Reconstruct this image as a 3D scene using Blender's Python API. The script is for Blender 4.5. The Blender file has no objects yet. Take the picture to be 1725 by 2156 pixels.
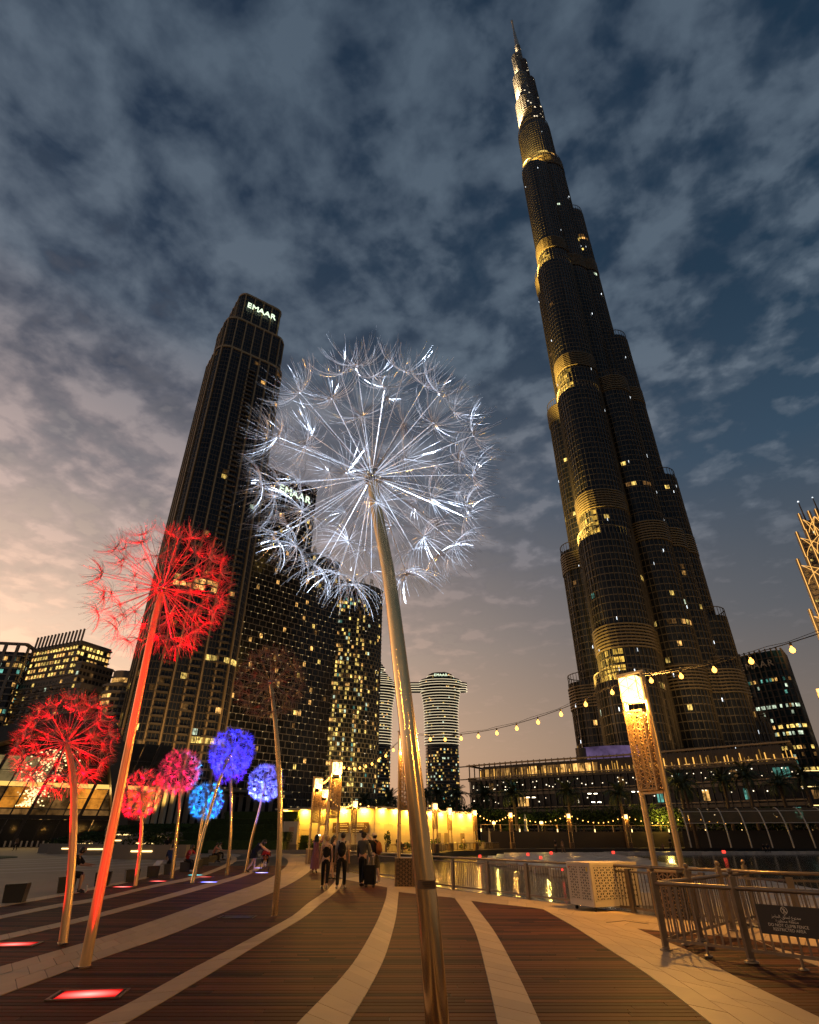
import bpy, math, random
from math import sin, cos, pi, radians, hypot, atan2, sqrt
from mathutils import Vector, Matrix

random.seed(7)
S = bpy.context.scene
C = S.collection

# ------------------------------------------------------------------ camera
CAM_H, PITCH, FPX = 1.6, radians(30.3), 1175.0       # eye height, upward pitch, focal length in 1725x2156 units
cd = bpy.data.cameras.new('camera')
cd.sensor_fit = 'VERTICAL'; cd.sensor_height = 36.0; cd.lens = 36.0 * FPX / 2156.0
cd.clip_start = 0.05; cd.clip_end = 20000
cam = bpy.data.objects.new('camera', cd); C.objects.link(cam)
cam.location = (0, 0, CAM_H); cam.rotation_euler = (pi / 2 + PITCH, 0, 0)
S.camera = cam

# ------------------------------------------------------------------ node helper
class NT:
    def __init__(s, tree): s.t = tree
    def __call__(s, typ, ins=None, **props):
        n = s.t.nodes.new(typ)
        for k, v in props.items(): setattr(n, k, v)
        for k, v in (ins or {}).items():
            sk = n.inputs[k]
            if isinstance(v, bpy.types.NodeSocket): s.t.links.new(v, sk)
            else: sk.default_value = v
        return n
    def math(s, op, a, b=0.0, clamp=False):
        return s('ShaderNodeMath', {0: a, 1: b}, operation=op, use_clamp=clamp).outputs[0]
    def mix(s, fac, a, b, mode='MIX'):
        n = s('ShaderNodeMix', data_type='RGBA', blend_type=mode)
        for i, v in ((0, fac), (6, a), (7, b)):
            if isinstance(v, bpy.types.NodeSocket): s.t.links.new(v, n.inputs[i])
            else: n.inputs[i].default_value = v if i == 0 else (v if len(v) == 4 else (*v, 1))
        return n.outputs[2]
    def ramp(s, fac, stops, interp='LINEAR'):
        n = s('ShaderNodeValToRGB', {0: fac}); cr = n.color_ramp; cr.interpolation = interp
        while len(cr.elements) < len(stops): cr.elements.new(0.5)
        for e, (p, c) in zip(cr.elements, stops):
            e.position = p; e.color = c if len(c) == 4 else (*c, 1)
        return n.outputs[0]
    def noise(s, vec, scale, detail=4, rough=0.55, dist=0.0):
        return s('ShaderNodeTexNoise', {'Vector': vec, 'Scale': scale, 'Detail': detail, 'Roughness': rough, 'Distortion': dist}).outputs[0]

# ------------------------------------------------------------------ dusk sky (afterglow low on the left, broken cloud)
SUN_AZ, SUN_EL = radians(-58), radians(1.5)           # where the sun has gone down
W = bpy.data.worlds.new('World'); S.world = W; W.use_nodes = True
wt = W.node_tree; wt.nodes.clear(); n = NT(wt)
co = n('ShaderNodeTexCoord').outputs['Generated']
sep = n('ShaderNodeSeparateXYZ', {0: co}); X, Y, Z = sep.outputs
zc = n.math('MAXIMUM', Z, 0.0)
base = n.ramp(zc, [(0.0, (.195, .145, .110)), (.14, (.155, .130, .118)), (.30, (.076, .092, .115)), (.52, (.026, .062, .108)),
                   (.72, (.012, .036, .070)), (1.0, (.008, .024, .050))])
sun_dot = n.math('ADD', n.math('MULTIPLY', X, sin(SUN_AZ)), n.math('MULTIPLY', Y, cos(SUN_AZ)))
g1 = n.math('POWER', n.math('MAXIMUM', n.math('ADD', n.math('MULTIPLY', sun_dot, .55), .45), 0.0), 3.9)
g1 = n.math('MULTIPLY', g1, 1.55)
glow = n.ramp(zc, [(0.0, (1, .47, .19)), (.12, (.98, .56, .29)), (.28, (.72, .47, .30)), (.50, (.27, .195, .15)), (.8, (.03, .028, .028)), (1, (0, 0, 0))])
glow = n.mix(1.0, glow, n('ShaderNodeCombineXYZ', {0: g1, 1: g1, 2: g1}).outputs[0], 'MULTIPLY')
nish = n('ShaderNodeTexSky', sky_type='NISHITA', sun_disc=False, sun_elevation=SUN_EL, sun_rotation=SUN_AZ, air_density=1.4, dust_density=2.0)
nis = n.mix(1.0, nish.outputs[0], (.014, .014, .014), 'MULTIPLY')
clear = n.mix(1.0, n.mix(1.0, base, glow, 'ADD'), nis, 'ADD')
den = n.math('ADD', zc, .11)
pv = n('ShaderNodeCombineXYZ', {0: n.math('DIVIDE', X, den), 1: n.math('DIVIDE', Y, den), 2: 0.0}).outputs[0]
pm = n('ShaderNodeMapping', {'Vector': pv, 'Rotation': (0, 0, radians(28)), 'Scale': (1.1, 1.1, 1)}).outputs[0]
c1 = n.noise(pm, 7.4, 5, .53, .12); c2 = n.noise(pm, 1.5, 2, .5, .3); c3 = n.noise(pm, 19.0, 3, .55, .2)
cl = n.math('ADD', n.math('ADD', n.math('MULTIPLY', c1, .78), n.math('MULTIPLY', c2, .36)), n.math('MULTIPLY', c3, .20))
cl = n.math('ADD', cl, n.math('MULTIPLY', sun_dot, .115))      # thicker towards the sunset, thinner on the right
cl = n.math('ADD', cl, n.math('MULTIPLY', n.math('SUBTRACT', zc, .58), .33))
mask = n.ramp(cl, [(.60, (0, 0, 0)), (.685, (.5, .5, .5)), (.78, (.97, .97, .97))], 'EASE')
hor = n.ramp(zc, [(.05, (.10, .10, .10)), (.32, (.45, .45, .45)), (.62, (1, 1, 1))])
mask = n.math('MULTIPLY', mask, hor)
ccol = n.ramp(zc, [(0.0, (.175, .140, .120)), (.25, (.125, .130, .146)), (.45, (.104, .138, .180)), (.7, (.082, .115, .155)), (1, (.060, .088, .124))])
cwarm = n.ramp(zc, [(0.0, (1, .46, .20)), (.2, (.98, .55, .30)), (.42, (.42, .26, .18)), (.7, (.03, .022, .02)), (1, (0, 0, 0))])
cwarm = n.mix(1.0, cwarm, n('ShaderNodeCombineXYZ', {0: g1, 1: g1, 2: g1}).outputs[0], 'MULTIPLY')
shade = n.ramp(c1, [(.37, (.30, .38, .50)), (.62, (1.32, 1.28, 1.25))])
ccol = n.mix(1.0, n.mix(1.0, ccol, cwarm, 'ADD'), shade, 'MULTIPLY')
sky = n.mix(mask, clear, ccol)
bg = n('ShaderNodeBackground', {'Color': sky, 'Strength': 0.95})
wt.links.new(bg.outputs[0], n('ShaderNodeOutputWorld').inputs[0])
W.cycles_visibility.diffuse = True
W.cycles.sampling_method = 'MANUAL'; W.cycles.sample_map_resolution = 512

sl = bpy.data.lights.new('sun', 'SUN'); sl.energy = 0.10; sl.angle = radians(14); sl.color = (1, .62, .40)
sun = bpy.data.objects.new('sun', sl); C.objects.link(sun)
sun.rotation_euler = Vector((-sin(SUN_AZ) * cos(.07), -cos(SUN_AZ) * cos(.07), -sin(.07))).to_track_quat('-Z', 'Y').to_euler()

S.view_settings.view_transform = 'Standard'; S.view_settings.look = 'None'
S.view_settings.exposure = 0.0; S.view_settings.gamma = 1.0; S.view_settings.use_curve_mapping = False
S.render.engine = 'CYCLES'
S.cycles.use_denoising = True
S.cycles.max_bounces = 4; S.cycles.diffuse_bounces = 1; S.cycles.glossy_bounces = 3; S.cycles.transparent_max_bounces = 10
S.cycles.sample_clamp_indirect = 2.5; S.cycles.sample_clamp_direct = 0.0
S.cycles.caustics_reflective = False; S.cycles.caustics_refractive = False
S.cycles.use_light_tree = True
S.cycles.use_adaptive_sampling = True; S.cycles.adaptive_threshold = 0.03

# ------------------------------------------------------------------ measuring: photo pixel (1725x2156) -> metres
_c, _s = cos(PITCH), sin(PITCH)
def ray(x, y):
    a = x - 862.5; b = 1078.0 - y
    return a, FPX * _c - b * _s, b * _c + FPX * _s
def gp(x, y, z=0.0):
    r = ray(x, y); t = (z - CAM_H) / r[2]
    return Vector((r[0] * t, r[1] * t, z))
def dp(x, y, d):
    r = ray(x, y); t = d / hypot(r[0], r[1])
    return Vector((r[0] * t, r[1] * t, CAM_H + r[2] * t))
def pol(az, d, z=0.0):
    return Vector((d * sin(radians(az)), d * cos(radians(az)), z))

# ------------------------------------------------------------------ objects
def tag(o, label=None, cat=None, group=None, kind=None):
    if label: o['label'] = label
    if cat: o['category'] = cat
    if group: o['group'] = group
    if kind: o['kind'] = kind
    return o
def thing(name, label, cat, loc=(0, 0, 0), rz=0.0, group=None):
    o = bpy.data.objects.new(name, None); C.objects.link(o)
    o.empty_display_size = 0.1
    o.location = loc; o.rotation_euler = (0, 0, rz)
    return tag(o, label, cat, group)
def obj(name, me, parent=None, loc=None, rot=None, scl=None, mtx=None):
    o = bpy.data.objects.new(name, me); C.objects.link(o)
    if parent: o.parent = parent
    if mtx is not None: o.matrix_local = mtx
    else:
        if loc is not None: o.location = loc
        if rot is not None: o.rotation_euler = rot
        if scl is not None: o.scale = scl
    return o
def light(name, typ, loc, power, color, parent=None, radius=.1, target=None, spot=None, blend=.4, size=None):
    l = bpy.data.lights.new(name, typ); l.energy = power; l.color = color
    if typ == 'AREA':
        l.shape = 'RECTANGLE'; l.size, l.size_y = size
    else: l.shadow_soft_size = radius
    if typ == 'SPOT': l.spot_size = radians(spot); l.spot_blend = blend
    o = bpy.data.objects.new(name, l); C.objects.link(o); o.location = loc
    if target is not None:
        o.rotation_euler = (Vector(target) - Vector(loc)).to_track_quat('-Z', 'Y').to_euler()
    if parent: o.parent = parent
    return o

class MB:
    def __init__(s): s.v = []; s.f = []; s.m = []
    def add(s, vs, fs, mi=0):
        b = len(s.v); s.v.extend([tuple(p) for p in vs]); s.f.extend([tuple(i + b for i in f) for f in fs]); s.m.extend([mi] * len(fs))
        return s
    def box(s, c, d, R=None, mi=0, taper=1.0):
        x, y, z = d[0] / 2, d[1] / 2, d[2] / 2
        vs = [Vector((sx * x * (taper if sz > 0 else 1), sy * y * (taper if sz > 0 else 1), sz * z)) for sz in (-1, 1) for sy in (-1, 1) for sx in (-1, 1)]
        if R is not None: vs = [R @ v for v in vs]
        c = Vector(c)
        return s.add([v + c for v in vs], [(0, 2, 3, 1), (4, 5, 7, 6), (0, 1, 5, 4), (2, 6, 7, 3), (0, 4, 6, 2), (1, 3, 7, 5)], mi)
    def bar(s, p, q, w, h, up=(0, 0, 1), mi=0):
        p, q = Vector(p), Vector(q); d = (q - p); L = d.length
        if L < 1e-6: return s
        d /= L; u = Vector(up); sd = d.cross(u)
        if sd.length < 1e-4: sd = d.cross(Vector((1, 0, 0)))
        sd.normalize(); u = sd.cross(d)
        vs = [e + sd * (a * w / 2) + u * (b * h / 2) for e in (p, q) for a, b in ((-1, -1), (1, -1), (1, 1), (-1, 1))]
        return s.add(vs, [(0, 1, 2, 3), (7, 6, 5, 4), (0, 4, 5, 1), (1, 5, 6, 2), (2, 6, 7, 3), (3, 7, 4, 0)], mi)
    def tube(s, pts, rad, n=8, caps=True, mi=0):
        pts = [Vector(p) for p in pts]
        if not hasattr(rad, '__len__'): rad = [rad] * len(pts)
        b = len(s.v); up = None
        for i, p in enumerate(pts):
            d = (pts[min(i + 1, len(pts) - 1)] - pts[max(i - 1, 0)]).normalized()
            if up is None:
                up = Vector((0, 0, 1)) if abs(d.z) < .9 else Vector((1, 0, 0))
            sd = d.cross(up).normalized(); up = sd.cross(d)
            for k in range(n):
                a = 2 * pi * k / n
                s.v.append(tuple(p + (sd * cos(a) + up * sin(a)) * rad[i]))
        for i in range(len(pts) - 1):
            for k in range(n):
                k2 = (k + 1) % n
                s.f.append((b + i * n + k, b + i * n + k2, b + (i + 1) * n + k2, b + (i + 1) * n + k)); s.m.append(mi)
        if caps and n > 2:
            s.f.append(tuple(b + k for k in reversed(range(n)))); s.m.append(mi)
            e = b + (len(pts) - 1) * n
            s.f.append(tuple(e + k for k in range(n))); s.m.append(mi)
        return s
    def lathe(s, prof, n=16, c=(0, 0, 0), mi=0):
        b = len(s.v); c = Vector(c)
        for r, z in prof:
            for k in range(n):
                a = 2 * pi * k / n; s.v.append(tuple(c + Vector((r * cos(a), r * sin(a), z))))
        for i in range(len(prof) - 1):
            for k in range(n):
                k2 = (k + 1) % n
                s.f.append((b + i * n + k, b + i * n + k2, b + (i + 1) * n + k2, b + (i + 1) * n + k)); s.m.append(mi)
        s.f.append(tuple(b + k for k in reversed(range(n)))); s.m.append(mi)
        e = b + (len(prof) - 1) * n
        s.f.append(tuple(e + k for k in range(n))); s.m.append(mi)
        return s
    def ball(s, c, r, n=10, m=6, sc=(1, 1, 1), R=None, mi=0):
        prof = [(r * sin(pi * i / m), -r * cos(pi * i / m)) for i in range(m + 1)]
        prof[0] = (r * .05, -r); prof[-1] = (r * .05, r)
        t = MB(); t.lathe(prof, n)
        c = Vector(c); vs = []
        for p in t.v:
            v = Vector((p[0] * sc[0], p[1] * sc[1], p[2] * sc[2]))
            if R is not None: v = R @ v
            vs.append(v + c)
        return s.add(vs, t.f, mi)
    def prism(s, poly, z0, z1, mi=0, cap=True):
        k = len(poly); vs = [(p[0], p[1], z0) for p in poly] + [(p[0], p[1], z1) for p in poly]
        fs = [(i, (i + 1) % k, k + (i + 1) % k, k + i) for i in range(k)]
        if cap: fs += [tuple(reversed(range(k))), tuple(range(k, 2 * k))]
        return s.add(vs, fs, mi)
    def mesh(s, name, mats, smooth=False):
        me = bpy.data.meshes.new(name); me.from_pydata(s.v, [], s.f)
        if not isinstance(mats, (list, tuple)): mats = [mats]
        for m in mats: me.materials.append(m)
        if len(mats) > 1: me.polygons.foreach_set('material_index', s.m)
        if smooth:
            me.polygons.foreach_set('use_smooth', [True] * len(me.polygons))
            try: me.set_sharp_from_angle(angle=radians(50))
            except Exception: pass
        me.update(); return me
    def build(s, name, mats, parent=None, smooth=False, loc=None, rot=None, kind=None):
        o = obj(name, s.mesh(name, mats, smooth), parent, loc, rot)
        if kind: o['kind'] = kind
        return o

def pieces(parent, name, items, cap=300, stuff=None):
    """items: (mesh, matrix) in parent space, nearest first. The first `cap` become parts, the rest one joined part."""
    for me, mt in items[:cap]: obj(name, me, parent, mtx=mt)
    rest = items[cap:]
    if rest:
        mats = []; mb = MB()
        for me, mt in rest:
            for m in me.materials:
                if m not in mats: mats.append(m)
            vs = [mt @ v.co for v in me.vertices]
            b = len(mb.v); mb.v.extend([tuple(v) for v in vs])
            for p in me.polygons:
                mb.f.append(tuple(i + b for i in p.vertices)); mb.m.append(mats.index(me.materials[p.material_index]))
        o = mb.build(stuff or ('more_' + name), mats, parent); o['kind'] = 'stuff'
def TRS(loc, rz=0.0, scl=(1, 1, 1), rx=0.0, ry=0.0):
    return Matrix.Translation(Vector(loc)) @ Matrix.Rotation(rz, 4, 'Z') @ Matrix.Rotation(rx, 4, 'X') @ Matrix.Rotation(ry, 4, 'Y') @ Matrix.Diagonal((*scl, 1))
def spline(pts, step=None, n=None):
    """Catmull-Rom through 2-D/3-D points, resampled evenly."""
    P = [Vector(p) for p in pts]; P = [2 * P[0] - P[1]] + P + [2 * P[-1] - P[-2]]
    out = []
    for i in range(1, len(P) - 2):
        for k in range(16):
            t = k / 16; a, b, c, d = P[i - 1:i + 3]
            out.append(.5 * (2 * b + (c - a) * t + (2 * a - 5 * b + 4 * c - d) * t * t + (3 * b - a - 3 * c + d) * t ** 3))
    out.append(P[-2])
    L = [0]
    for a, b in zip(out, out[1:]): L.append(L[-1] + (b - a).length)
    m = n or max(2, int(round(L[-1] / step)) + 1)
    res = []; j = 0
    for k in range(m):
        t = L[-1] * k / (m - 1)
        while j < len(L) - 2 and L[j + 1] < t: j += 1
        u = (t - L[j]) / max(1e-9, L[j + 1] - L[j]); res.append(out[j].lerp(out[j + 1], u))
    return res

# ------------------------------------------------------------------ materials
def new_mat(name):
    m = bpy.data.materials.new(name); m.use_nodes = True; m.node_tree.nodes.clear()
    return m, NT(m.node_tree)
def mat(name, col, rough=.5, metal=0.0, var=.18, scale=2.0, stretch=(1, 1, 1), rand=0.0, bump=None, spec=.5, dirt=None, coords='Object', emit=None, trans=0.0):
    m, n = new_mat(name)
    tc = n('ShaderNodeTexCoord').outputs[coords] if coords != 'World' else n('ShaderNodeNewGeometry').outputs['Position']
    mp = n('ShaderNodeMapping', {'Vector': tc, 'Scale': stretch}).outputs[0]
    nz = n.noise(mp, scale, 5, .6)
    f = n.math('ADD', n.math('MULTIPLY', n.math('SUBTRACT', nz, .5), var * 2.4), 1.0)
    if rand:
        r = n.math('ADD', n('ShaderNodeObjectInfo').outputs['Random'], n('ShaderNodeNewGeometry').outputs['Random Per Island'])
        r = n.math('FRACT', n.math('MULTIPLY', r, 7.31))
        f = n.math('MULTIPLY', f, n.math('ADD', n.math('MULTIPLY', n.math('SUBTRACT', r, .5), 2 * rand), 1.0))
    colr = n.mix(1.0, (*col, 1), n('ShaderNodeCombineXYZ', {0: f, 1: f, 2: f}).outputs[0], 'MULTIPLY')
    if dirt:
        dn = n.ramp(n.noise(mp, dirt[1], 6, .65), [(.48, (0, 0, 0)), (.72, (1, 1, 1))])
        colr = n.mix(n.math('MULTIPLY', dn, dirt[2]), colr, (*dirt[0], 1))
    rg = n.math('ADD', n.math('MULTIPLY', n.math('SUBTRACT', nz, .5), .25), rough, clamp=True)
    p = n('ShaderNodeBsdfPrincipled', {'Base Color': colr, 'Roughness': rg, 'Metallic': metal, 'Specular IOR Level': spec})
    if emit: p.inputs['Emission Color'].default_value = (*emit[0], 1); p.inputs['Emission Strength'].default_value = emit[1]
    if bump:
        b = n('ShaderNodeBump', {'Height': n.noise(mp, bump[0], 4, .6), 'Strength': bump[1], 'Distance': bump[2] if len(bump) > 2 else .02})
        m.node_tree.links.new(b.outputs[0], p.inputs['Normal'])
    m.node_tree.links.new(p.outputs[0], n('ShaderNodeOutputMaterial').inputs[0])
    return m
def emat(name, col, strength, pat=0.0, scale=1.0, sample=False, rand=0.0):
    m, n = new_mat(name)
    st = strength
    if pat or rand:
        f = 1.0
        if pat:
            ps = n('ShaderNodeNewGeometry').outputs['Position']
            nz = n.noise(ps, scale, 3, .6)
            f = n.ramp(nz, [(.36, (1 - pat,) * 3), (.62, (1 + pat * .6,) * 3)])
        r = n('ShaderNodeObjectInfo').outputs['Random']
        isl = n('ShaderNodeNewGeometry').outputs['Random Per Island']
        r = n.math('FRACT', n.math('MULTIPLY', n.math('ADD', r, isl), 5.17))
        r = n.math('ADD', n.math('MULTIPLY', n.math('SUBTRACT', r, .5), 2 * rand), 1.0)
        st = n.math('MULTIPLY', n.math('MULTIPLY', f, r), strength)
    e = n('ShaderNodeEmission', {'Color': (*col, 1), 'Strength': st})
    m.node_tree.links.new(e.outputs[0], n('ShaderNodeOutputMaterial').inputs[0])
    if not sample: m.cycles.emission_sampling = 'NONE'
    return m
def glass_pane(name, tint=(.8, .8, .8), refl=.12, rough=.05, dark=.0):
    m, n = new_mat(name)
    t = n('ShaderNodeBsdfTransparent', {'Color': (*tint, 1)})
    g = n('ShaderNodeBsdfGlossy', {'Color': (.9, .9, .9, 1), 'Roughness': rough})
    fr = n('ShaderNodeFresnel', {'IOR': 1.5}).outputs[0]
    mx = n('ShaderNodeMixShader', {0: n.math('ADD', fr, refl, clamp=True), 1: t.outputs[0], 2: g.outputs[0]})
    m.node_tree.links.new(mx.outputs[0], n('ShaderNodeOutputMaterial').inputs[0])
    return m

M = {}
M['wood'] = mat('wood', (.068, .0235, .0105), .62, var=.6, scale=3.0, stretch=(.35, 14, 14), rand=.75, bump=(9, .25, .004), coords='World', spec=.10)
M['stone'] = mat('stone', (.43, .315, .19), .55, var=.10, scale=2.2, rand=.10, bump=(60, .12, .003), coords='World', dirt=((.25, .19, .14), .9, .35), spec=.35)
M['plaza'] = mat('plaza', (.20, .155, .11), .6, var=.14, scale=1.2, rand=.08, coords='World', dirt=((.11, .085, .065), .35, .4), spec=.3)
M['plaza_ring'] = mat('plaza_ring', (.31, .26, .215), .6, var=.12, scale=1.5, coords='World', spec=.3)
M['ground'] = mat('ground', (.075, .065, .055), .8, var=.25, scale=.12, coords='World', spec=.2)
M['kerb'] = mat('kerb', (.24, .195, .15), .65, var=.15, scale=2, rand=.1, coords='World')
M['lawn'] = mat('lawn', (.03, .055, .015), .9, var=.3, scale=8, coords='World')
M['steel'] = mat('steel', (.62, .59, .55), .22, 1.0, var=.05, scale=3, stretch=(1, 1, .15))
M['dark_metal'] = mat('dark_metal', (.055, .045, .037), .45, .6, var=.15, scale=4)
M['bronze'] = mat('bronze', (.36, .25, .14), .42, .75, var=.15, scale=3)
M['rail_metal'] = mat('rail_metal', (.16, .13, .10), .38, .7, var=.15, scale=5)
M['fence_metal'] = mat('fence_metal', (.19, .15, .11), .42, .65, var=.2, scale=6, dirt=((.10, .07, .045), 5, .5))
M['black'] = mat('black', (.012, .011, .011), .45, 0, var=.2, scale=4)
M['bench'] = mat('bench', (.016, .015, .015), .32, 0, var=.25, scale=3, spec=.5)
M['cream_metal'] = mat('cream_metal', (.55, .47, .36), .5, .1, var=.08, scale=3, dirt=((.3, .22, .14), 3, .3))
M['white_paint'] = mat('white_paint', (.62, .60, .56), .5, 0, var=.06, scale=3)
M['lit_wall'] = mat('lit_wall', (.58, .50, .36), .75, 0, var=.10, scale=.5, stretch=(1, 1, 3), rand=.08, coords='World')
M['hedge'] = mat('hedge', (.030, .052, .014), .8, 0, var=.4, scale=3, rand=.45, coords='World', spec=.2)
M['leaf'] = mat('leaf', (.045, .075, .022), .6, 0, var=.3, scale=3, rand=.4, spec=.3)
M['palm_leaf'] = mat('palm_leaf', (.040, .055, .022), .6, 0, var=.3, scale=3, rand=.3, spec=.3)
M['bark'] = mat('bark', (.10, .065, .04), .9, 0, var=.35, scale=5, stretch=(1, 1, 4), bump=(8, .6, .03))
M['flower'] = mat('flower', (.45, .10, .07), .7, 0, var=.3, scale=4, rand=.5)
M['flower_y'] = mat('flower_y', (.55, .47, .20), .7, 0, var=.3, scale=4, rand=.4)
M['pontoon'] = mat('pontoon', (.50, .45, .39), .38, 0, var=.12, scale=1.0, rand=.14, coords='World', dirt=((.14, .12, .10), 1.0, .45))
M['bulb'] = emat('bulb', (1, .44, .075), 5.0)
M['bulb_far'] = emat('bulb_far', (1, .46, .09), 6.0)
M['lantern'] = emat('lantern', (1, .66, .25), 4.5, pat=.25, scale=6)
M['lantern_far'] = emat('lantern_far', (1, .62, .2), 5.0)
M['led'] = emat('led', (1, .68, .26), 3.2)
M['dot_warm'] = emat('dot_warm', (1, .72, .32), .9, rand=.7)
M['win_warm'] = emat('win_warm', (1, .52, .14), 1.0, pat=.85, scale=.55, rand=.65)
M['win_yellow'] = emat('win_yellow', (.95, .64, .16), 1.15, pat=.8, scale=.6, rand=.6)
M['win_white'] = emat('win_white', (.75, .90, .66), .9, pat=.7, scale=.6, rand=.6)
M['win_teal'] = emat('win_teal', (.20, .62, .50), .5, pat=.7, scale=.6, rand=.6)
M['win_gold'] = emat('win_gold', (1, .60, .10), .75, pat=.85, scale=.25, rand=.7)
M['win_dim'] = emat('win_dim', (.85, .42, .13), .16, pat=.7, scale=.5, rand=.6)
M['spark'] = emat('spark', (1, .82, .55), 2.6, rand=.6)
M['spark_cool'] = emat('spark_cool', (.86, .94, 1), 2.4, rand=.6)
M['sign_white'] = emat('sign_white', (.80, 1.0, .70), 1.5)
M['sign_mid'] = mat('sign_mid', (.62, .50, .32), .5, .2)
M['sign_dim'] = mat('sign_dim', (.35, .27, .16), .5, .3)
M['red_cube'] = emat('red_cube', (1, .05, .03), 2.2)
LIT = ['win_warm'] * 4 + ['win_yellow'] * 5 + ['win_white'] * 2 + ['win_teal'] + ['win_dim'] * 5
def tower_glass(name, col=(.016, .017, .020), rough=.12, pane=(1.5, 3.4), tilt=.012):
    m, n = new_mat(name)
    ps = n('ShaderNodeNewGeometry').outputs['Position']
    mp = n('ShaderNodeMapping', {'Vector': ps, 'Scale': (1 / pane[0], 1 / pane[0], 1 / pane[1])}).outputs[0]
    wn = n('ShaderNodeTexWhiteNoise', {'Vector': n('ShaderNodeVectorMath', {0: mp}, operation='FLOOR').outputs[0]}, noise_dimensions='3D')
    nr = n('ShaderNodeNewGeometry').outputs['Normal']
    off = n('ShaderNodeVectorMath', {0: n('ShaderNodeVectorMath', {0: wn.outputs['Color'], 1: (.5, .5, .5)}, operation='SUBTRACT').outputs[0], 'Scale': tilt * 2}, operation='SCALE').outputs[0]
    nn = n('ShaderNodeVectorMath', {0: n('ShaderNodeVectorMath', {0: nr, 1: off}).outputs[0]}, operation='NORMALIZE').outputs[0]
    v = n.math('ADD', n.math('MULTIPLY', wn.outputs[0], .9), .55)
    colr = n.mix(1.0, (*col, 1), n('ShaderNodeCombineXYZ', {0: v, 1: v, 2: v}).outputs[0], 'MULTIPLY')
    p = n('ShaderNodeBsdfPrincipled', {'Base Color': colr, 'Roughness': rough, 'Metallic': 0.0, 'Specular IOR Level': .32, 'Normal': nn})
    m.node_tree.links.new(p.outputs[0], n('ShaderNodeOutputMaterial').inputs[0])
    return m
M['tglass'] = tower_glass('tower_glass')
M['tglass_b'] = tower_glass('tower_glass_b', (.013, .016, .024), .10)
M['tglass_teal'] = tower_glass('tower_glass_teal', (.012, .036, .044), .10)
M['fin'] = mat('fin', (.40, .28, .15), .45, .4, var=.1, scale=.2)
M['fin_dark'] = mat('fin_dark', (.11, .085, .060), .5, .35, var=.12, scale=.2)
M['spandrel'] = mat('spandrel', (.17, .13, .082), .45, .45, var=.15, scale=.2, rand=.2)
M['spandrel_grey'] = mat('spandrel_grey', (.21, .175, .14), .6, .1, var=.15, scale=.2, rand=.1)
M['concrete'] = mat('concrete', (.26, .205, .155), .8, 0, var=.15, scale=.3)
M['louver'] = mat('louver', (.22, .16, .088), .4, .5, var=.1, scale=.3)
M['spire'] = mat('spire', (.42, .36, .28), .35, .8, var=.1, scale=.3)
M['skin'] = mat('skin', (.36, .20, .135), .55, 0, var=.08, scale=6)
M['skin_light'] = mat('skin_light', (.47, .29, .21), .55, 0, var=.08, scale=6)
M['hair'] = mat('hair', (.014, .010, .008), .45, 0, var=.3, scale=20)
M['hair_blond'] = mat('hair_blond', (.30, .20, .10), .5, 0, var=.3, scale=20)
def cloth(name, col, r=.85): 
    if name not in M: M[name] = mat(name, col, r, 0, var=.22, scale=7, bump=(14, .35, .02), spec=.2)
    return M[name]

# ------------------------------------------------------------------ tall buildings
def offset(poly, d):
    k = len(poly); out = []
    for i in range(k):
        a, b, c = Vector(poly[i - 1][:2]), Vector(poly[i][:2]), Vector(poly[(i + 1) % k][:2])
        e1 = (b - a).normalized(); e2 = (c - b).normalized()
        n1 = Vector((e1.y, -e1.x)); n2 = Vector((e2.y, -e2.x)); nn = n1 + n2
        nn = nn / max(.35, nn.length_squared / 2) if nn.length > 1e-6 else n1
        out.append(b + nn * d)
    return out
def ring(poly, d, h, inset=.15):
    o = offset(poly, d); i = offset(poly, -inset); k = len(poly)
    vs = [(p.x, p.y, z) for z in (0, h) for p in o] + [(p.x, p.y, z) for z in (0, h) for p in i]
    fs = []
    for a in range(k):
        b = (a + 1) % k
        fs += [(a, b, k + b, k + a), (k + a, k + b, 3 * k + b, 3 * k + a), (2 * k + a, 2 * k + b, b, a)]
    return MB().add(vs, fs)
def rrect(w, d, r, rot=0.0, n=5, c=(0, 0)):
    pts = []; R = Matrix.Rotation(rot, 2)
    for cx, cy, a0 in ((w / 2 - r, -d / 2 + r, -pi / 2), (w / 2 - r, d / 2 - r, 0), (-w / 2 + r, d / 2 - r, pi / 2), (-w / 2 + r, -d / 2 + r, pi)):
        for i in range(n + 1):
            a = a0 + pi / 2 * i / n; pts.append(R @ Vector((cx + r * cos(a), cy + r * sin(a))) + Vector(c))
    return pts
def circ(c, r, n=28, nose=None, sharp=.16):
    pts = []
    for i in range(n):
        a = 2 * pi * i / n + (nose or 0)
        rr = r
        if nose is not None:
            dlt = abs((i + n / 2) % n - n / 2) / n * 2 * pi
            rr = r * (1 + sharp * max(0, 1 - dlt / .9))
        pts.append(Vector((c[0] + rr * cos(a), c[1] + rr * sin(a))))
    return pts
def perim(poly, sp):
    k = len(poly); L = [0]
    for i in range(k): L.append(L[-1] + (Vector(poly[(i + 1) % k][:2]) - Vector(poly[i][:2])).length)
    m = max(3, int(round(L[-1] / sp))); out = []; j = 0
    for q in range(m):
        t = L[-1] * (q + .5) / m
        while L[j + 1] < t: j += 1
        a, b = Vector(poly[j][:2]), Vector(poly[(j + 1) % k][:2]); e = (b - a).normalized()
        out.append((a.lerp(b, (t - L[j]) / (L[j + 1] - L[j])), Vector((e.y, -e.x))))
    return out
def faces_cam(base, p, nrm, lim=-.05):
    w = Vector((base[0] + p.x, base[1] + p.y)); return (-w).normalized().dot(nrm) > lim
_pane = {}
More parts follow.
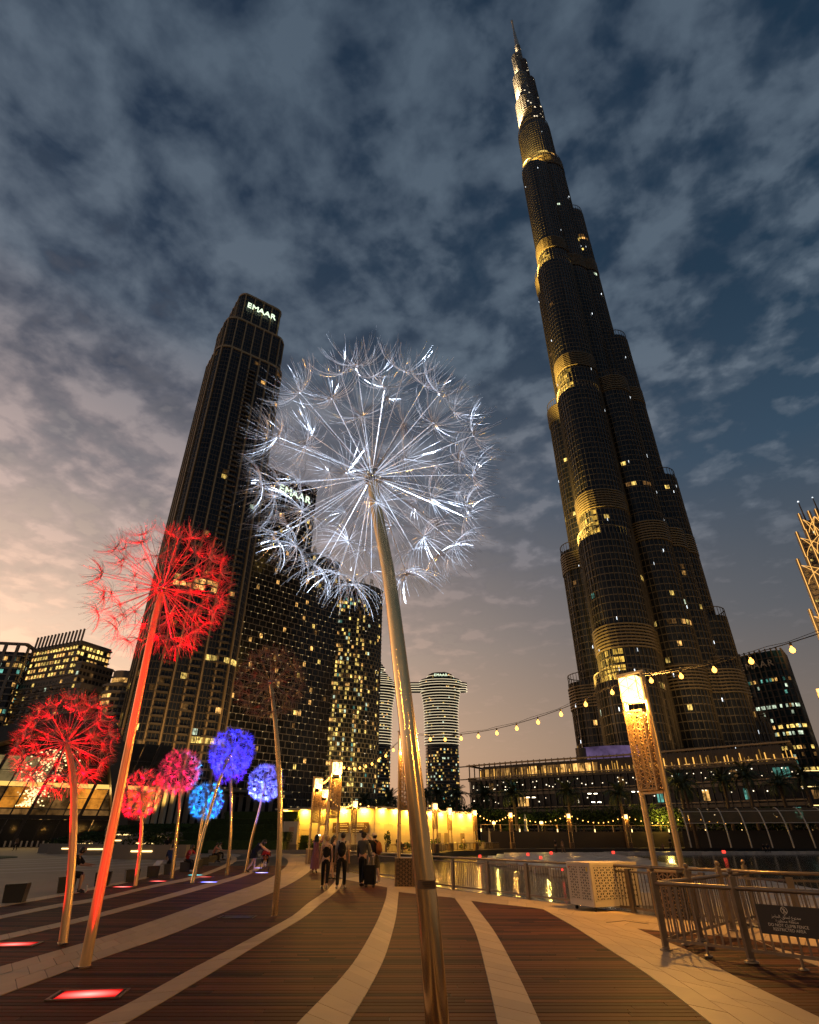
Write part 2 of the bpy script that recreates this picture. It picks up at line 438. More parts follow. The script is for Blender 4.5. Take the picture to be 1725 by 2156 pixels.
def pane_mesh(mk, w, h):
    key = (mk, round(w, 2), round(h, 2))
    if key not in _pane: _pane[key] = MB().box((0, 0, 0), (w, .10, h)).mesh('pane', M[mk])
    return _pane[key]
_fin = {}
def fin_mesh(mk, w, d, h):
    key = (mk, round(w, 2), round(d, 2), round(h, 1))
    if key not in _fin: _fin[key] = MB().box((0, 0, h / 2), (w, d, h)).mesh('fin', M[mk])
    return _fin[key]
def core(t, poly, z0, z1, m, name='wall'):
    return MB().prism(poly, z0, z1).build(name, m, t)
class Facade:
    def __init__(s, t): s.t = t; s.b = t.location; s.bands = []; s.fins = []; s.wins = []; s.mull = []; s.dots = []
    def floors(s, poly, z0, z1, fh, mk, h=.9, d=.18, skip=None):
        me = ring(poly, d, h).mesh('floor_band', M[mk]); z = z0
        while z < z1 - h:
            if not (skip and skip(z)): s.bands.append((me, Matrix.Translation((0, 0, z))))
            z += fh
    def fin(s, poly, z0, z1, sp, mk, w=.25, d=.7, cull=True):
        me = fin_mesh(mk, w, d, z1 - z0)
        for p, nr in perim(poly, sp):
            if cull and not faces_cam(s.b, p, nr): continue
            s.fins.append((me, TRS((p.x + nr.x * d / 4, p.y + nr.y * d / 4, z0), atan2(nr.y, nr.x) + pi / 2)))
    def windows(s, poly, z0, z1, fh, sp, pick, w=.8, h=.62, lift=.5, out=.07):
        P = perim(poly, sp); k = 0; z = z0
        while z < z1 - fh:
            for i, (p, nr) in enumerate(P):
                mk = pick(i, k, p, z)
                if mk and faces_cam(s.b, p, nr):
                    s.wins.append((pane_mesh(mk, sp * w, fh * h), TRS((p.x + nr.x * out, p.y + nr.y * out, z + fh * lift), atan2(nr.y, nr.x) + pi / 2)))
            z += fh; k += 1
    def stagger(s, poly, z0, z1, fh, sp, mk, w=.28, d=.5, dot=None, dp_=1.0):
        me = fin_mesh(mk, w, d, fh); P = perim(poly, sp / 2); z = z0; k = 0
        dm = MB().box((0, 0, 0), (.55, .3, .18)).mesh('light', M[dot]) if dot else None
        while z < z1 - fh * .5:
            for i, (p, nr) in enumerate(P):
                if (i + k) % 2 or not faces_cam(s.b, p, nr): continue
                s.mull.append((me, TRS((p.x + nr.x * d / 4, p.y + nr.y * d / 4, z), atan2(nr.y, nr.x) + pi / 2)))
                if dm and random.random() < dp_:
                    s.dots.append((dm, TRS((p.x + nr.x * .45, p.y + nr.y * .45, z + fh - .1), atan2(nr.y, nr.x) + pi / 2)))
            z += fh; k += 1
    def done(s, cap=300):
        key = lambda it: it[1].translation.z
        for nm, L in (('floor_band', s.bands), ('fin', s.fins), ('mullion', s.mull)):
            if L: pieces(s.t, nm, sorted(L, key=key), cap)
        for nm, L in (('window', s.wins), ('facade_light', s.dots)):
            if L: pieces(s.t, nm, sorted(L, key=key), cap)
_txt = {}
def text_mesh(text, size, m, depth=.3, sp=1.12, align='CENTER'):
    key = (text, size, m.name, depth, sp, align)
    if key not in _txt:
        cu = bpy.data.curves.new('lettering', 'FONT'); cu.body = text; cu.size = size; cu.align_x = align; cu.align_y = 'CENTER'
        cu.extrude = depth / 2; cu.space_character = sp; cu.resolution_u = 3
        o = bpy.data.objects.new('lettering', cu)
        me = bpy.data.meshes.new_from_object(o); me.materials.clear(); me.materials.append(m)
        bpy.data.objects.remove(o); _txt[key] = me
    return _txt[key]
def letters(parent, text, size, m, mtx, depth=.3, name='letter', sp=1.12, align='CENTER'):
    return obj(name, text_mesh(text, size, m, depth, sp, align), parent, mtx=mtx)
def sign_mtx(p, nr):
    """text facing along horizontal normal nr at p"""
    z = Vector((nr[0], nr[1], 0)).normalized(); y = Vector((0, 0, 1)); x = y.cross(z)
    return Matrix(((x.x, y.x, z.x, p[0]), (x.y, y.y, z.y, p[1]), (x.z, y.z, z.z, p[2]), (0, 0, 0, 1)))

M['fin_tower'] = mat('fin_tower', (.16, .125, .085), .4, .6, var=.1, scale=.2)
# ---- the tallest tower: bundled round tubes that step back in turn
D0, AZ0 = 301.0, radians(23.6)
bl = Vector((D0 * sin(AZ0), D0 * cos(AZ0), 0)); bu = Vector((cos(AZ0), -sin(AZ0))); bv = Vector((sin(AZ0), cos(AZ0)))
def bc(u, v): p = bu * u + bv * v; return (p.x, p.y)
T = thing('skyscraper', 'immensely tall dark stepped skyscraper tapering to a needle spire', 'skyscraper', bl)
F = Facade(T)
MECH0 = [(58, 69), (132, 143.5), (238, 248.5), (366, 378), (503, 515)]
inmech = lambda z: any(a - 1 < z < b for a, b in MECH)
tubes = [  # u, v, r, top, nose direction (towards the viewer) or None
    (0, 2, 15.0, 516, None), (-2.6, 1, 14.6, 578, None),
    (11.9, 5, 9.2, 443, None), (18.6, 7, 9.4, 296, None), (24.0, 9, 9.6, 182, None), (28.6, 10, 9.8, 97, None),
    (-15.4, 4, 9.0, 380, None), (-21.8, 6, 9.6, 250, None), (-27.4, 8, 9.8, 145, None), (-33.2, 9, 10.2, 71, None),
    (-7.5, -9, 11.6, 500, 1), (-8.0, -17, 12.4, 356, 1), (-8.8, -25, 12.6, 229, 1), (-10.2, -32, 12.8, 129, 1), (-12.5, -39, 13, 58, 1),
    (9, -6, 11.5, 249, None), (10, -12, 11, 144, None), (19, -1, 9.5, 144, None), (27, 1, 9.2, 70, None), (33.0, 6, 9.0, 46, None)]
nose_dir = atan2(-(bl.y), -(bl.x)) - .35
lou = {}
for ti, (u, v, r, top, nz) in enumerate(tubes):
    MECH = [(a + 15, b + 15) for a, b in MECH0] if nz else MECH0
    pc = bc(u, v); poly = circ(pc, r, 28 if r > 11 else 24, nose_dir if nz else None)
    tb = MB().prism(poly, 0, top).build('tube', M['tglass'], T)
    F.floors(poly, 20, top - 2, 3.5, 'spandrel', .42, .12, inmech)
    F.fin(poly, 16, top, 2.0, 'fin_tower', .22, .6)
    for a, b in MECH:
        if b > top + 2: continue
        me = ring(poly, .75, .55).mesh('louver', M['louver']); z = a
        while z < b: F.mull.append((me, Matrix.Translation((0, 0, z)))); z += 1.45
    # terrace parapet: slim posts and a ring
    pp = ring(poly, .1, .35).v; mb = ring(poly, .1, .35, .25)
    mb.v = [(x, y, z + 4.2) for x, y, z in mb.v]
    for p, nr in perim(poly, 2.0): mb.bar((p.x, p.y, 0), (p.x, p.y, 4.3), .2, .2)
    mb.build('parapet', M['fin_dark'], T, loc=(0, 0, top))
    rs = random.Random(100 + ti)
    def pick(i, k, p, z, rs=rs, st={}):
        if inmech(z): return None
        q = rs.random()
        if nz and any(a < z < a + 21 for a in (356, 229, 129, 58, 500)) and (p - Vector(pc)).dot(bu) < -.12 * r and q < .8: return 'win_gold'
        row = st.get((ti, k)) if (ti, k) in st else st.setdefault((ti, k), rs.random())
        if row > .975 and q < .6: return rs.choice(['win_warm', 'win_yellow', 'win_dim', 'win_yellow'])
        if q < .006: return rs.choice(LIT)
        return None
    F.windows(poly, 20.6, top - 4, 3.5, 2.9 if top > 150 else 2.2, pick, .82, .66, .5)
    for _ in range(int(top / 14)):    # strobe fittings on the fins
        p, nr = rs.choice(perim(poly, 2.9)); z = rs.uniform(30, top - 8)
        if faces_cam(bl, p, nr, .05): F.dots.append((pane_mesh('spark_cool', .22, 1.5), TRS((p.x + nr.x * .6, p.y + nr.y * .6, z), atan2(nr.y, nr.x) + pi / 2)))
# upper tiers and spire
for (u, v, r, z0, z1, fh, mk) in ((-2.2, 0, 12.2, 578, 606, 3.4, 'spandrel'), (-4.5, -1, 9.6, 606, 636, 3.2, 'spire'), (1.5, 3, 9.0, 606, 622, 3.2, 'spandrel'), (-4.2, -1, 7.6, 636, 690, 3.0, 'spire'), (2.4, 2, 7.0, 622, 681, 3.2, 'fin_dark'),
                              (-3.6, 0, 4.9, 690, 742, 2.6, 'spire'), (1.4, 1, 4.6, 681, 726, 2.8, 'fin_dark'), (0, 0, 2.6, 726, 764, 2.6, 'spire')):
    poly = circ(bc(u, v), r, 20); core(T, poly, z0, z1, M['tglass'], 'tier')
    F.floors(poly, z0, z1, fh, mk, 1.0 if mk == 'spire' else .6, .3)
    F.fin(poly, z0, z1, 2.4, 'fin_dark', .2, .4)
    rs = random.Random(int(z1))
    F.windows(poly, z0, z1, 3.4, 2.4, lambda i, k, p, z: ('spark' if rs.random() < .05 else None), .5, .4)
MB().lathe([(2.3, 764), (2.1, 780), (1.7, 781), (1.5, 800), (1.15, 801), (1.0, 829), (1.4, 829.5), (1.3, 833), (.1, 834)], 10).build('spire', M['spire'], T, smooth=True)
# terrace floodlights washing the storeys above each setback
Y_ = (1, .70, .17)
for (u, v, z, tu, tv, tz, pw, sp) in ((-24, -26, 358, -9, -12, 376, 3.6e5, 110), (-26, -34, 231, -10, -20, 248, 3.2e5, 110), (-28, -42, 131, -11, -28, 147, 2.6e5, 110), (-30, -48, 60, -13, -35, 74, .7e5, 110),
                                      (-15, -24, 502, -5, -4, 530, 4.2e5, 105), (-19, -12, 588, -5, 0, 624, 7e5, 70), (-12, -8, 640, -4, 0, 668, 2.4e5, 70), (-9, -5, 692, -4, 0, 716, .9e5, 70), (-4, -3, 745, 0, 0, 775, .4e5, 80)):
    a = bl + Vector((*bc(u, v), z)); b = bl + Vector((*bc(tu, tv), tz))
    light('terrace_floodlight', 'SPOT', a - bl, pw, Y_ if z < 560 else (1, .78, .48), T, .6, b - bl, sp, .6)
for u, v, pw in ((-45, -75, 6e4), (5, -85, 5e4), (45, -70, 1.0e5)):      # added fill spots in place of city glow, aimed up the shaft
    light('added_shaft_fill', 'SPOT', Vector((*bc(u, v), 24)), pw, (1, .62, .22), T, 1.0, Vector((*bc(u * .3, 0), 110)), 80, .8)
F.done()

# ---- dark tower on the left with the lit sign
bl = pol(-21.9, 320); R35 = radians(35)
T = thing('hotel_tower', 'dark high rise with bronze fins, stepped crown and glowing white lettering', 'skyscraper', bl)
F = Facade(T); rs = random.Random(5)
fn = Vector((sin(R35), -cos(R35)))
for (w, d, r, z0, z1) in ((47, 37, 9, 0, 291), (43, 35, 8, 291, 321), (32, 30, 5, 321, 351)):
    poly = rrect(w, d, r, R35); core(T, poly, z0, z1, M['tglass_b'])
    F.floors(poly, z0 + 4, z1, 3.6, 'fin_dark', .5, .12)
    F.fin(poly, z0, z1 + 1.5, 6.6, 'fin', .8, 1.2); F.fin(poly, z0, z1 + .5, 1.65, 'fin_dark', .2, .4)
    ring(poly, .6, 1.6, 1.2).build('parapet', M['fin'], T, loc=(0, 0, z1))
def pick(i, k, p, z):
    q = rs.random()
    if 113 < z < 123 and -19 < p.dot(Vector((cos(R35), sin(R35)))) < 4: return 'win_warm' if q < .75 else None
    if (78 < z < 82 or 40 < z < 44): return 'win_yellow' if p.dot(Vector((cos(R35), sin(R35)))) > 4 and q < .9 else None
    if 283 < z < 287 and q < .5: return 'win_dim'
    if z < 75 and q < .05: return rs.choice(LIT)
    return rs.choice(LIT) if q < .008 else None
F.windows(rrect(47, 37, 9, R35), 4.5, 290, 3.6, 3.3, pick, .86, .8)
# recessed balcony bays on the front
for off in (-12.5, 0.0, 12.5):
    zt = 150 if off else 285
    me = MB().box((0, 0, 0), (5.6, 1.6, .9)).mesh('balcony', M['fin_dark'])
    k = 0
    for z in [8 + 3.6 * j for j in range(int((zt - 8) / 3.6))]:
        c = fn * (18.9) + Vector((cos(R35), sin(R35))) * off
        obj('balcony', me, T, (c.x, c.y, z), (0, 0, R35))
F.done()
c = fn * 16.9
for i, ch in enumerate('EMAAR'):
    x = Vector((cos(R35), sin(R35))) * ((i - 2) * 4.6 - .4)
    letters(T, ch, 7.0, M['sign_white'], sign_mtx((c.x + x.x, c.y + x.y, 339.5), fn), .5)

for off, dist, pw in ((-20, 40, .8e5), (14, 40, .8e5)):      # added unseen fill spots that brighten the bronze fins
    a = fn * (18 + dist) + Vector((cos(R35), sin(R35))) * off
    light('added_facade_fill', 'SPOT', (a.x, a.y, 12), pw, (1, .60, .22), T, 1.0, (0, 0, 130), 95, .8)
# ---- brick-patterned slab behind it
R45 = radians(45); e45 = Vector((cos(R45), sin(R45))); n45 = Vector((sin(R45), -cos(R45)))
bl = Vector((-96, 312, 0))
T = thing('brick_pattern_tower', 'black stepped slab tower with brick like window pattern and glowing lettering', 'skyscraper', bl)
F = Facade(T); rs = random.Random(8)
def slab(t0, t1, dep): return [e45 * t0, e45 * t1, e45 * t1 - n45 * dep, e45 * t0 - n45 * dep]
def pick(i, k, p, z):
    q = rs.random(); return (rs.choice(['win_warm'] * 3 + ['win_yellow'] * 2 + ['win_dim']) if (q < .16 if (int(p.x * .31) + k * 7) % 9 == 0 else q < .022) and z < 190 else None)
for (t0, t1, dep, z1) in ((0, 41, 24, 218), (41, 66, 24, 168), (-30, 0, 24, 120)):
    poly = slab(t0, t1, dep)
    poly = [Vector(p) for p in poly]
    core(T, poly, 0, z1, M['tglass'])
    F.floors(poly, 2, z1, 3.6, 'spandrel_grey', .34, .22)
    F.stagger(poly, 2, z1, 3.6, 4.4, 'spandrel_grey', .26, .5, 'dot_warm', .5)
    F.windows(poly, 2, z1, 3.6, 2.2, pick, .8, .7)
    MB().prism(offset(poly, .4), z1, z1 + 1.6).build('parapet', M['fin_dark'], T)
F.done()
for i, ch in enumerate('EMAAR'):
    p = e45 * (12 + i * 5.4) + n45 * .9
    letters(T, ch, 7.6, M['sign_white'], sign_mtx((p.x, p.y, 207), n45), .6)
p = e45 * 55 + n45 * .9
letters(T, 'R', 6, M['sign_dim'], sign_mtx((e45 * 43.5 + n45).to_3d() + Vector((0, 0, 171.5)), n45), .6)

for tt in (10, 50):
    a = e45 * tt + n45 * 45; light('added_facade_fill', 'SPOT', (a.x, a.y, 8), .5e5, (1, .62, .25), T, 1.0, (*(e45 * tt), 100), 95, .8)  # added unseen spots so the brick grid shows
# ---- residential tower full of lit windows
bl = Vector((-68.6, 433.2, 0))
T = thing('residential_tower', 'curved apartment tower with a fine grid and hundreds of lit windows', 'skyscraper', bl)
F = Facade(T); rs = random.Random(11)
pts = [Vector((0, 0)), Vector((10, 1)), Vector((21, 5)), Vector((32, 11)), Vector((40, 18)), Vector((45, 26.3)), Vector((30, 50)), Vector((-14, 28))]
pts = [Vector((p.x, p.y)) for p in pts]
core(T, pts, 0, 186, M['tglass'])
F.floors(pts, 3, 186, 3.3, 'spandrel_grey', .5, .3)
F.stagger(pts, 3, 185, 3.3, 3.6, 'spandrel_grey', .35, .6, 'spark', .05)
dens = {}
def pick(i, k, p, z):
    q = rs.random(); d = dens.setdefault(i, rs.choice([.05, .12, .2, .5, .38, .1]))
    lim = d * (1.6 if z < 120 else 1.2)
    return rs.choice(LIT + ['win_yellow'] * 8) if q < lim else None
F.windows(pts, 3.2, 178, 3.3, 1.8, pick, .78, .68)
ring(pts, .5, 3.5, 1.5).build('parapet', M['fin_dark'], T, loc=(0, 0, 186))
F.done()
for i, ch in enumerate('EMAAR'):
    p = Vector((7, 2)).lerp(Vector((36, 16)), i / 4); letters(T, ch, 7, M['sign_dim'], sign_mtx((p.x, p.y, 193.2), Vector((.45, -.9))), .5)

light('added_facade_fill', 'SPOT', (40, -45, 8), 2.2e5, (1, .66, .22), T, 1.0, (20, 8, 95), 95, .8)  # added unseen spot lifting the apartment grid out of the dark
# ---- far twin towers with glowing rings and a sky bridge
def ell(a, b, n=28, rot=0.0, c=(0, 0)): return [Matrix.Rotation(rot, 2) @ Vector((a * cos(2 * pi * i / n), b * sin(2 * pi * i / n))) + Vector(c) for i in range(n)]
for nm, az, a0, top, lab in (('r', 3.1, 25.5, 226, 'far ring lit tower with flat disc top and small white lettering'), ('l', -3.4, 26, 232, 'far ring lit tower with domed top behind the apartment tower')):
    bl = pol(az, 900)
    T = thing('ring_tower', lab, 'skyscraper', bl, group='far twin towers'); rs = random.Random(3)
    F = Facade(T)
    core(T, ell(a0 - 1, 17), 0, 122, M['tglass'])
    F.floors(ell(a0 - 1, 17), 4, 122, 4, 'spandrel_grey', .9, .3)
    F.windows(ell(a0 - 1, 17), 4, 120, 4, 2.6, lambda i, k, p, z: (rs.choice(LIT) if rs.random() < .30 else None), .8, .6)
    z = 122
    while z < top:
        f = 1.0 + (.32 * max(0, (z - 160) / 50) ** 2 if z < 206 else (.40 - .0145 * (z - 206)) if nm == 'r' else (.40 - .038 * (z - 206)))
        f = max(f, .25)
        if nm == 'r' and z > 217: f = .80
        MB().prism(ell((a0 - 1.6) * f, 16 * f), z, z + 4.0).build('storey', M['tglass'], T)
        F.bands.append((ring(ell(a0 * f, 17 * f), .8, 1.0, 1.2).mesh('balcony_edge', M['spandrel_grey']), Matrix.Translation((0, 0, z))))
        ring(ell(a0 * f + .9, 17 * f + .9), .3, .55, .25).build('light_ring', M['led_ring'] if 'led_ring' in M else M.setdefault('led_ring', emat('led_ring', (1, .82, .52), 1.25)), T, loc=(0, 0, z + .2))
        F.windows(ell((a0 - 1.5) * f, 16 * f), z, z + 4.2, 4, 2.6, lambda i, k, p, z: (rs.choice(LIT) if rs.random() < .10 else None), .8, .5)
        z += 4.0
    if nm == 'l':
        for q in range(5):
            f = .55 - .11 * q
            MB().prism(ell((a0 - 1.6) * f, 16 * f), z, z + 4).build('storey', M['tglass'], T)
            ring(ell(a0 * f, 17 * f), .5, .6, .6).build('light_ring', M['led_ring'], T, loc=(0, 0, z)); z += 4
    else:
        MB().prism(ell(15, 10), top + .5, top + 2).build('roof', M['fin_dark'], T)
        MB().bar((-6, 0, top + 3), (8, 0, top + 4.5), .8, .8).bar((-2, 0, top + 1), (-2, 0, top + 4), .8, .8).build('roof_crane', M['fin_dark'], T)
        for i, ch in enumerate('EMAAR'):
            letters(T, ch, 5.6, M['sign_white'], sign_mtx(((i - 2) * 4.4, -14.8, 222.3), (0, -1)), .5)
    F.done()
T = thing('sky_bridge', 'slim glowing sky bridge joining the two far ring lit towers', 'bridge', pol(0.5, 897, 199))
for k in range(4):
    poly = rrect(165, 15 - k, 7, -radians(.5), 6, (0, 0)); 
    MB().prism(offset(poly, -1.0), k * 3.6, k * 3.6 + 3.4).build('storey', M['tglass'], T)
    ring(poly, .3, .5, 1.6).build('light_ring', M['led_ring'], T, loc=(0, 0, k * 3.6 + .2))

# ---- glass office block on the right with unlit lettering
bl = Vector((213, 366, 0)); e = Vector((20, -22)).normalized(); nr = Vector((e.y, -e.x))
T = thing('office_block', 'dark teal glass office block with vertical fins and unlit metal lettering', 'office block', bl)
F = Facade(T); rs = random.Random(21)
poly = [Vector((0, 0)), e * 8 + nr * .8, e * 17 + nr * .8, e * 24, e * 27.5 - nr * 3, e * 24 - nr * 26, -nr * 26]
poly = [Vector(p) for p in poly]
core(T, poly, 0, 104, M['tglass_teal'])
F.floors(poly, 2, 104, 3.9, 'fin_dark', .6, .15); F.fin(poly, 0, 105.5, 3.1, 'fin_dark', .7, 1.1)
rowt = {}
def pick(i, k, p, z):
    if z > 88: return None
    r_ = rowt.setdefault(k, (rs.random(), rs.choice(['win_white', 'win_yellow', 'win_white', 'win_teal'])))
    q = rs.random(); lim = .75 if r_[0] < .38 else .10
    return (r_[1] if rs.random() < .7 else rs.choice(LIT)) if q < lim else None
F.windows(poly, 2.6, 100, 3.9, 1.55, pick, .92, .5)
F.done()
for i, ch in enumerate('EMAAR'):
    p = e * (4.5 + i * 4.2) + nr * 2.7; letters(T, ch, 5.6, M['sign_mid'], sign_mtx((p.x, p.y, 96), nr), .5)

# ---- gold-lit tower at the right edge
M['gold_line'] = emat('gold_line', (1, .50, .12), 1.5)
bl = pol(39.9, 420)
T = thing('gold_trimmed_tower', 'stepped tower outlined in gold light with twin masts at right edge', 'skyscraper', bl)
F = Facade(T); rs = random.Random(4); az = radians(39.9); u = Vector((cos(az), -sin(az))); v = Vector((sin(az), cos(az)))
def rect(u0, u1, v0, v1): return [u * u0 + v * v0, u * u1 + v * v0, u * u1 + v * v1, u * u0 + v * v1]
for (h, z0, z1, fr) in ((21, 0, 118, -8), (17.5, 118, 152, -6), (12.5, 152, 171, -4), (7.5, 171, 184, -2)):
    poly = rect(-h, h, fr, 22); core(T, poly, z0, z1, M['concrete'] if z0 < 152 else M['fin_dark'])
    F.floors(poly, z0 + 2, z1 - 1, 3.6, 'concrete', 1.1, .5)
    F.windows(poly, z0 + 2, z1 - 3, 3.6, 3.2, lambda i, k, p, z: (rs.choice(LIT) if rs.random() < .13 else 'win_dim' if rs.random() < .1 else None), .8, .5)
    for s_ in (-1, 1):
        for q in (h, h - 5.5):
            p = u * (s_ * q) + v * (fr - .6)
            MB().box((p.x, p.y, (z0 + z1) / 2 + 3), (1.6, 1.6, z1 - z0 + 6)).build('pier', M['concrete'], T)
            p = p - v * 1.1
            MB().box((p.x, p.y, (z0 + z1) / 2 + 3), (.3, .3, z1 - z0 + 6)).build('light_line', M['gold_line'], T)
    for k in range(2):          # crossed arcs of light
        x0 = -h + 1 + k * (2 * h - 2) / 2; x1 = x0 + (2 * h - 2) / 2; mb = MB()
        for a, b in ((x0, x1), (x1, x0), ((x0 + x1) / 2, x0), ((x0 + x1) / 2, x1)):
            mb.tube([(*(u * (a + (b - a) * t ** 1.7) + v * (fr - 1.3)), z1 - 12 + 13 * t) for t in (0, .2, .4, .6, .8, 1)], .17, 5)
        mb.build('light_arc', M['gold_line'], T)
for s_ in (-1, 1):
    p = u * (s_ * 4.2 - 1); MB().tube([(p.x, p.y, 184), (p.x, p.y, 199.5)], [.6, .3], 6).build('mast', M['fin_dark'], T)
    MB().ball((p.x, p.y, 200), .5, 8, 5).build('beacon', M['spark_cool'], T)
F.done()
a = u * -30 - v * 40
light('added_facade_fill', 'SPOT', (a.x, a.y, 60), 3.0e5, (1, .60, .20), T, 1.0, (*(u * -6), 140), 80, .8)  # added spot hung in the air to brighten the concrete body
# dark corner block below it
T = thing('corner_block', 'plain brown block half hidden below the gold trimmed tower', 'building', pol(36.2, 400))
F = Facade(T); poly = rrect(11, 12, 1, -radians(36)); core(T, poly, 0, 74, M['concrete']); F.floors(poly, 2, 72, 3.8, 'spandrel_grey', 1.2, .25); F.done()

# ---- left background blocks
bl = Vector((-213.7, 316.6, 0)); e = Vector((cos(radians(-24.6)), sin(radians(-24.6)))); nr = Vector((e.y, -e.x))
T = thing('apartment_block', 'stepped cream apartment block with bright yellow top storeys and roof pylons', 'apartment block', bl)
F = Facade(T); rs = random.Random(31)
for (a, b, z0, z1) in ((-8, 37, 0, 76), (-2, 36, 76, 96), (37, 42, 0, 84), (42, 46, 0, 72), (46, 50, 0, 60), (50, 54, 0, 48), (-16, -8, 0, 60)):
    poly = [e * a, e * b, e * b - nr * 20, e * a - nr * 20]; core(T, poly, z0, z1, M['concrete'])
    F.floors(poly, z0 + 1, z1, 3.4, 'concrete', .8, .5)
    hi = z0 > 70
    F.windows(poly, z0 + 1, z1, 3.4, 2.3, lambda i, k, p, z, hi=hi: (('win_yellow' if rs.random() < .6 else 'win_warm') if hi and z < 92 and rs.random() < .8 else rs.choice(LIT + ['win_dim']) if rs.random() < .13 else 'black'), .62, .6)
    if z0 == 0 and b == 37:
        me = MB().box((0, 0, 0), (2.4, 1.8, 1.0)).mesh('balcony', M['concrete'])
        for k in range(20):
            for q in range(8):
                p = e * (a + 3 + q * 5.6) + nr * .9; obj('balcony', me, T, (p.x, p.y, 4 + k * 3.5), (0, 0, atan2(e.y, e.x)))
me = MB().box((0, 0, 4), (.7, .9, 9.5)).mesh('pylon', M['concrete'])
for q in range(14):
    p = e * (-2 + q * 2.95) + nr * .4; obj('pylon', me, T, (p.x, p.y, 93.5))
F.done()
bl = pol(-35.9, 395)
T = thing('apartment_block', 'grey apartment block with framed flat roof at left edge', 'apartment block', bl); F = Facade(T); rs = random.Random(33)
poly = rrect(26, 22, 1, radians(10)); core(T, poly, 0, 92, M['tglass_b']); F.floors(poly, 2, 92, 3.5, 'concrete', .8, .5); F.fin(poly, 0, 96, 6.4, 'concrete', 1.6, .9)
F.windows(poly, 2.4, 90, 3.5, 2.1, lambda i, k, p, z: (rs.choice(['win_yellow', 'win_white', 'win_teal', 'win_warm', 'win_dim']) if rs.random() < .30 else None), .8, .6)
ring(poly, .6, 1.2, 1.5).build('roof_frame', M['concrete'], T, loc=(0, 0, 96)); F.done()
bl = pol(-26.4, 335)
T = thing('round_apartment_block', 'small round cornered apartment block with glowing top between the towers', 'apartment block', bl); F = Facade(T); rs = random.Random(35)
poly = rrect(20, 20, 8, radians(20)); core(T, poly, 0, 70, M['concrete']); F.floors(poly, 2, 70, 3.5, 'concrete', 1.2, .9)
F.windows(poly, 2.4, 70, 3.5, 2.4, lambda i, k, p, z: ('win_warm' if rs.random() < .35 else 'black'), .7, .6)
core(T, rrect(15, 15, 6, radians(20)), 70, 77, M['concrete'], 'crown'); ring(rrect(15, 15, 6, radians(20)), .2, 2.2, .4).build('glowing_band', M['win_warm'], T, loc=(0, 0, 71)); F.done()

# ------------------------------------------------------------------ ground, lake, deck, paving
edge_px = [(1725, 1966), (1590, 1950), (1490, 1939), (1390, 1929), (1300, 1916), (1190, 1902), (1060, 1885), (925, 1868), (830, 1850)]
edge = [Vector((60, -2)), Vector((24, 6.5)), Vector((13, 11.2))] + [gp(*p).to_2d() for p in edge_px] + [Vector(p) for p in
        ((-3.4, 36.6), (-5.9, 47), (-7.0, 58), (-6.4, 68), (-3.2, 76), (3.2, 81), (6.2, 94), (10.6, 102.5), (18, 112), (42, 121), (80, 127), (140, 134), (260, 145), (700, 180))]
shore = [Vector((p.x, p.y)) for p in spline([p.to_3d() for p in edge], step=1.2)]
land = shore + [Vector(p) for p in ((6000, 200), (6000, 9000), (-6000, 9000), (-6000, -300), (6000, -300), (6000, -40), (61, -2.5))]
land.reverse()
tag(MB().prism(land, -1.6, -.03).build('ground', M['ground']), kind='structure')
# water
m, n = new_mat('water')
ps = n('ShaderNodeNewGeometry').outputs['Position']
w1 = n.noise(n('ShaderNodeMapping', {'Vector': ps, 'Scale': (.55, 1.5, 1)}).outputs[0], 1.1, 3, .55)
w2 = n.noise(n('ShaderNodeMapping', {'Vector': ps, 'Scale': (1, 1.6, 1)}).outputs[0], 5.0, 2, .5)
hgt = n.math('ADD', w1, n.math('MULTIPLY', w2, .22))
bp_ = n('ShaderNodeBump', {'Height': hgt, 'Strength': .26, 'Distance': .10})
p = n('ShaderNodeBsdfPrincipled', {'Base Color': (.006, .012, .012, 1), 'Roughness': .13, 'IOR': 1.33, 'Normal': bp_.outputs[0]})
m.node_tree.links.new(p.outputs[0], n('ShaderNodeOutputMaterial').inputs[0]); M['water'] = m
tag(MB().add([(-30, -20, -.7), (900, -20, -.7), (900, 260, -.7), (-30, 260, -.7)], [(0, 1, 2, 3)]).build('water', M['water']), kind='structure')

# stone quay under everything on the promenade side
i1 = min(range(len(shore)), key=lambda i: (shore[i] - Vector((-3.2, 76))).length)
quay = [p.copy() for p in shore[:i1]] + [Vector((-20, 78)), Vector((-20, 60)), Vector((-12, 40)), Vector((-12, -4)), Vector((50, -4))]
quay.reverse()
tag(MB().prism(offset(quay, -.02), -.03, -.012).build('promenade', M['kerb']), kind='structure')

# timber deck: planks run across the view
deck_px = [(1725, 1992), (1600, 1978), (1480, 1966), (1338, 1953), (1250, 1937), (1140, 1912), (1023, 1899), (992, 1897), (956, 1889), (840, 1876), (816, 1867), (720, 1849), (704, 1841),
           (660, 1835), (640, 1822), (620, 1812), (590, 1804), (540, 1799), (460, 1798), (440, 1804), (380, 1826), (306, 1847), (198, 1869), (115, 1885), (29, 1899), (-200, 1950)]
dk = [gp(*p).to_2d() for p in deck_px]
dk = [Vector((36, 1.0)), Vector((16, 9.2))] + dk + [Vector((-14, 1.0))]
deck = tag(MB().prism(list(reversed(dk)), -.012, -.009).build('deck', M['black']), kind='structure')
def xspans(poly, y):
    xs = []
    for i in range(len(poly)):
        a, b = poly[i - 1], poly[i]
        if (a.y > y) != (b.y > y): xs.append(a.x + (y - a.y) / (b.y - a.y) * (b.x - a.x))
    xs.sort(); return list(zip(xs[::2], xs[1::2]))
plank = MB()
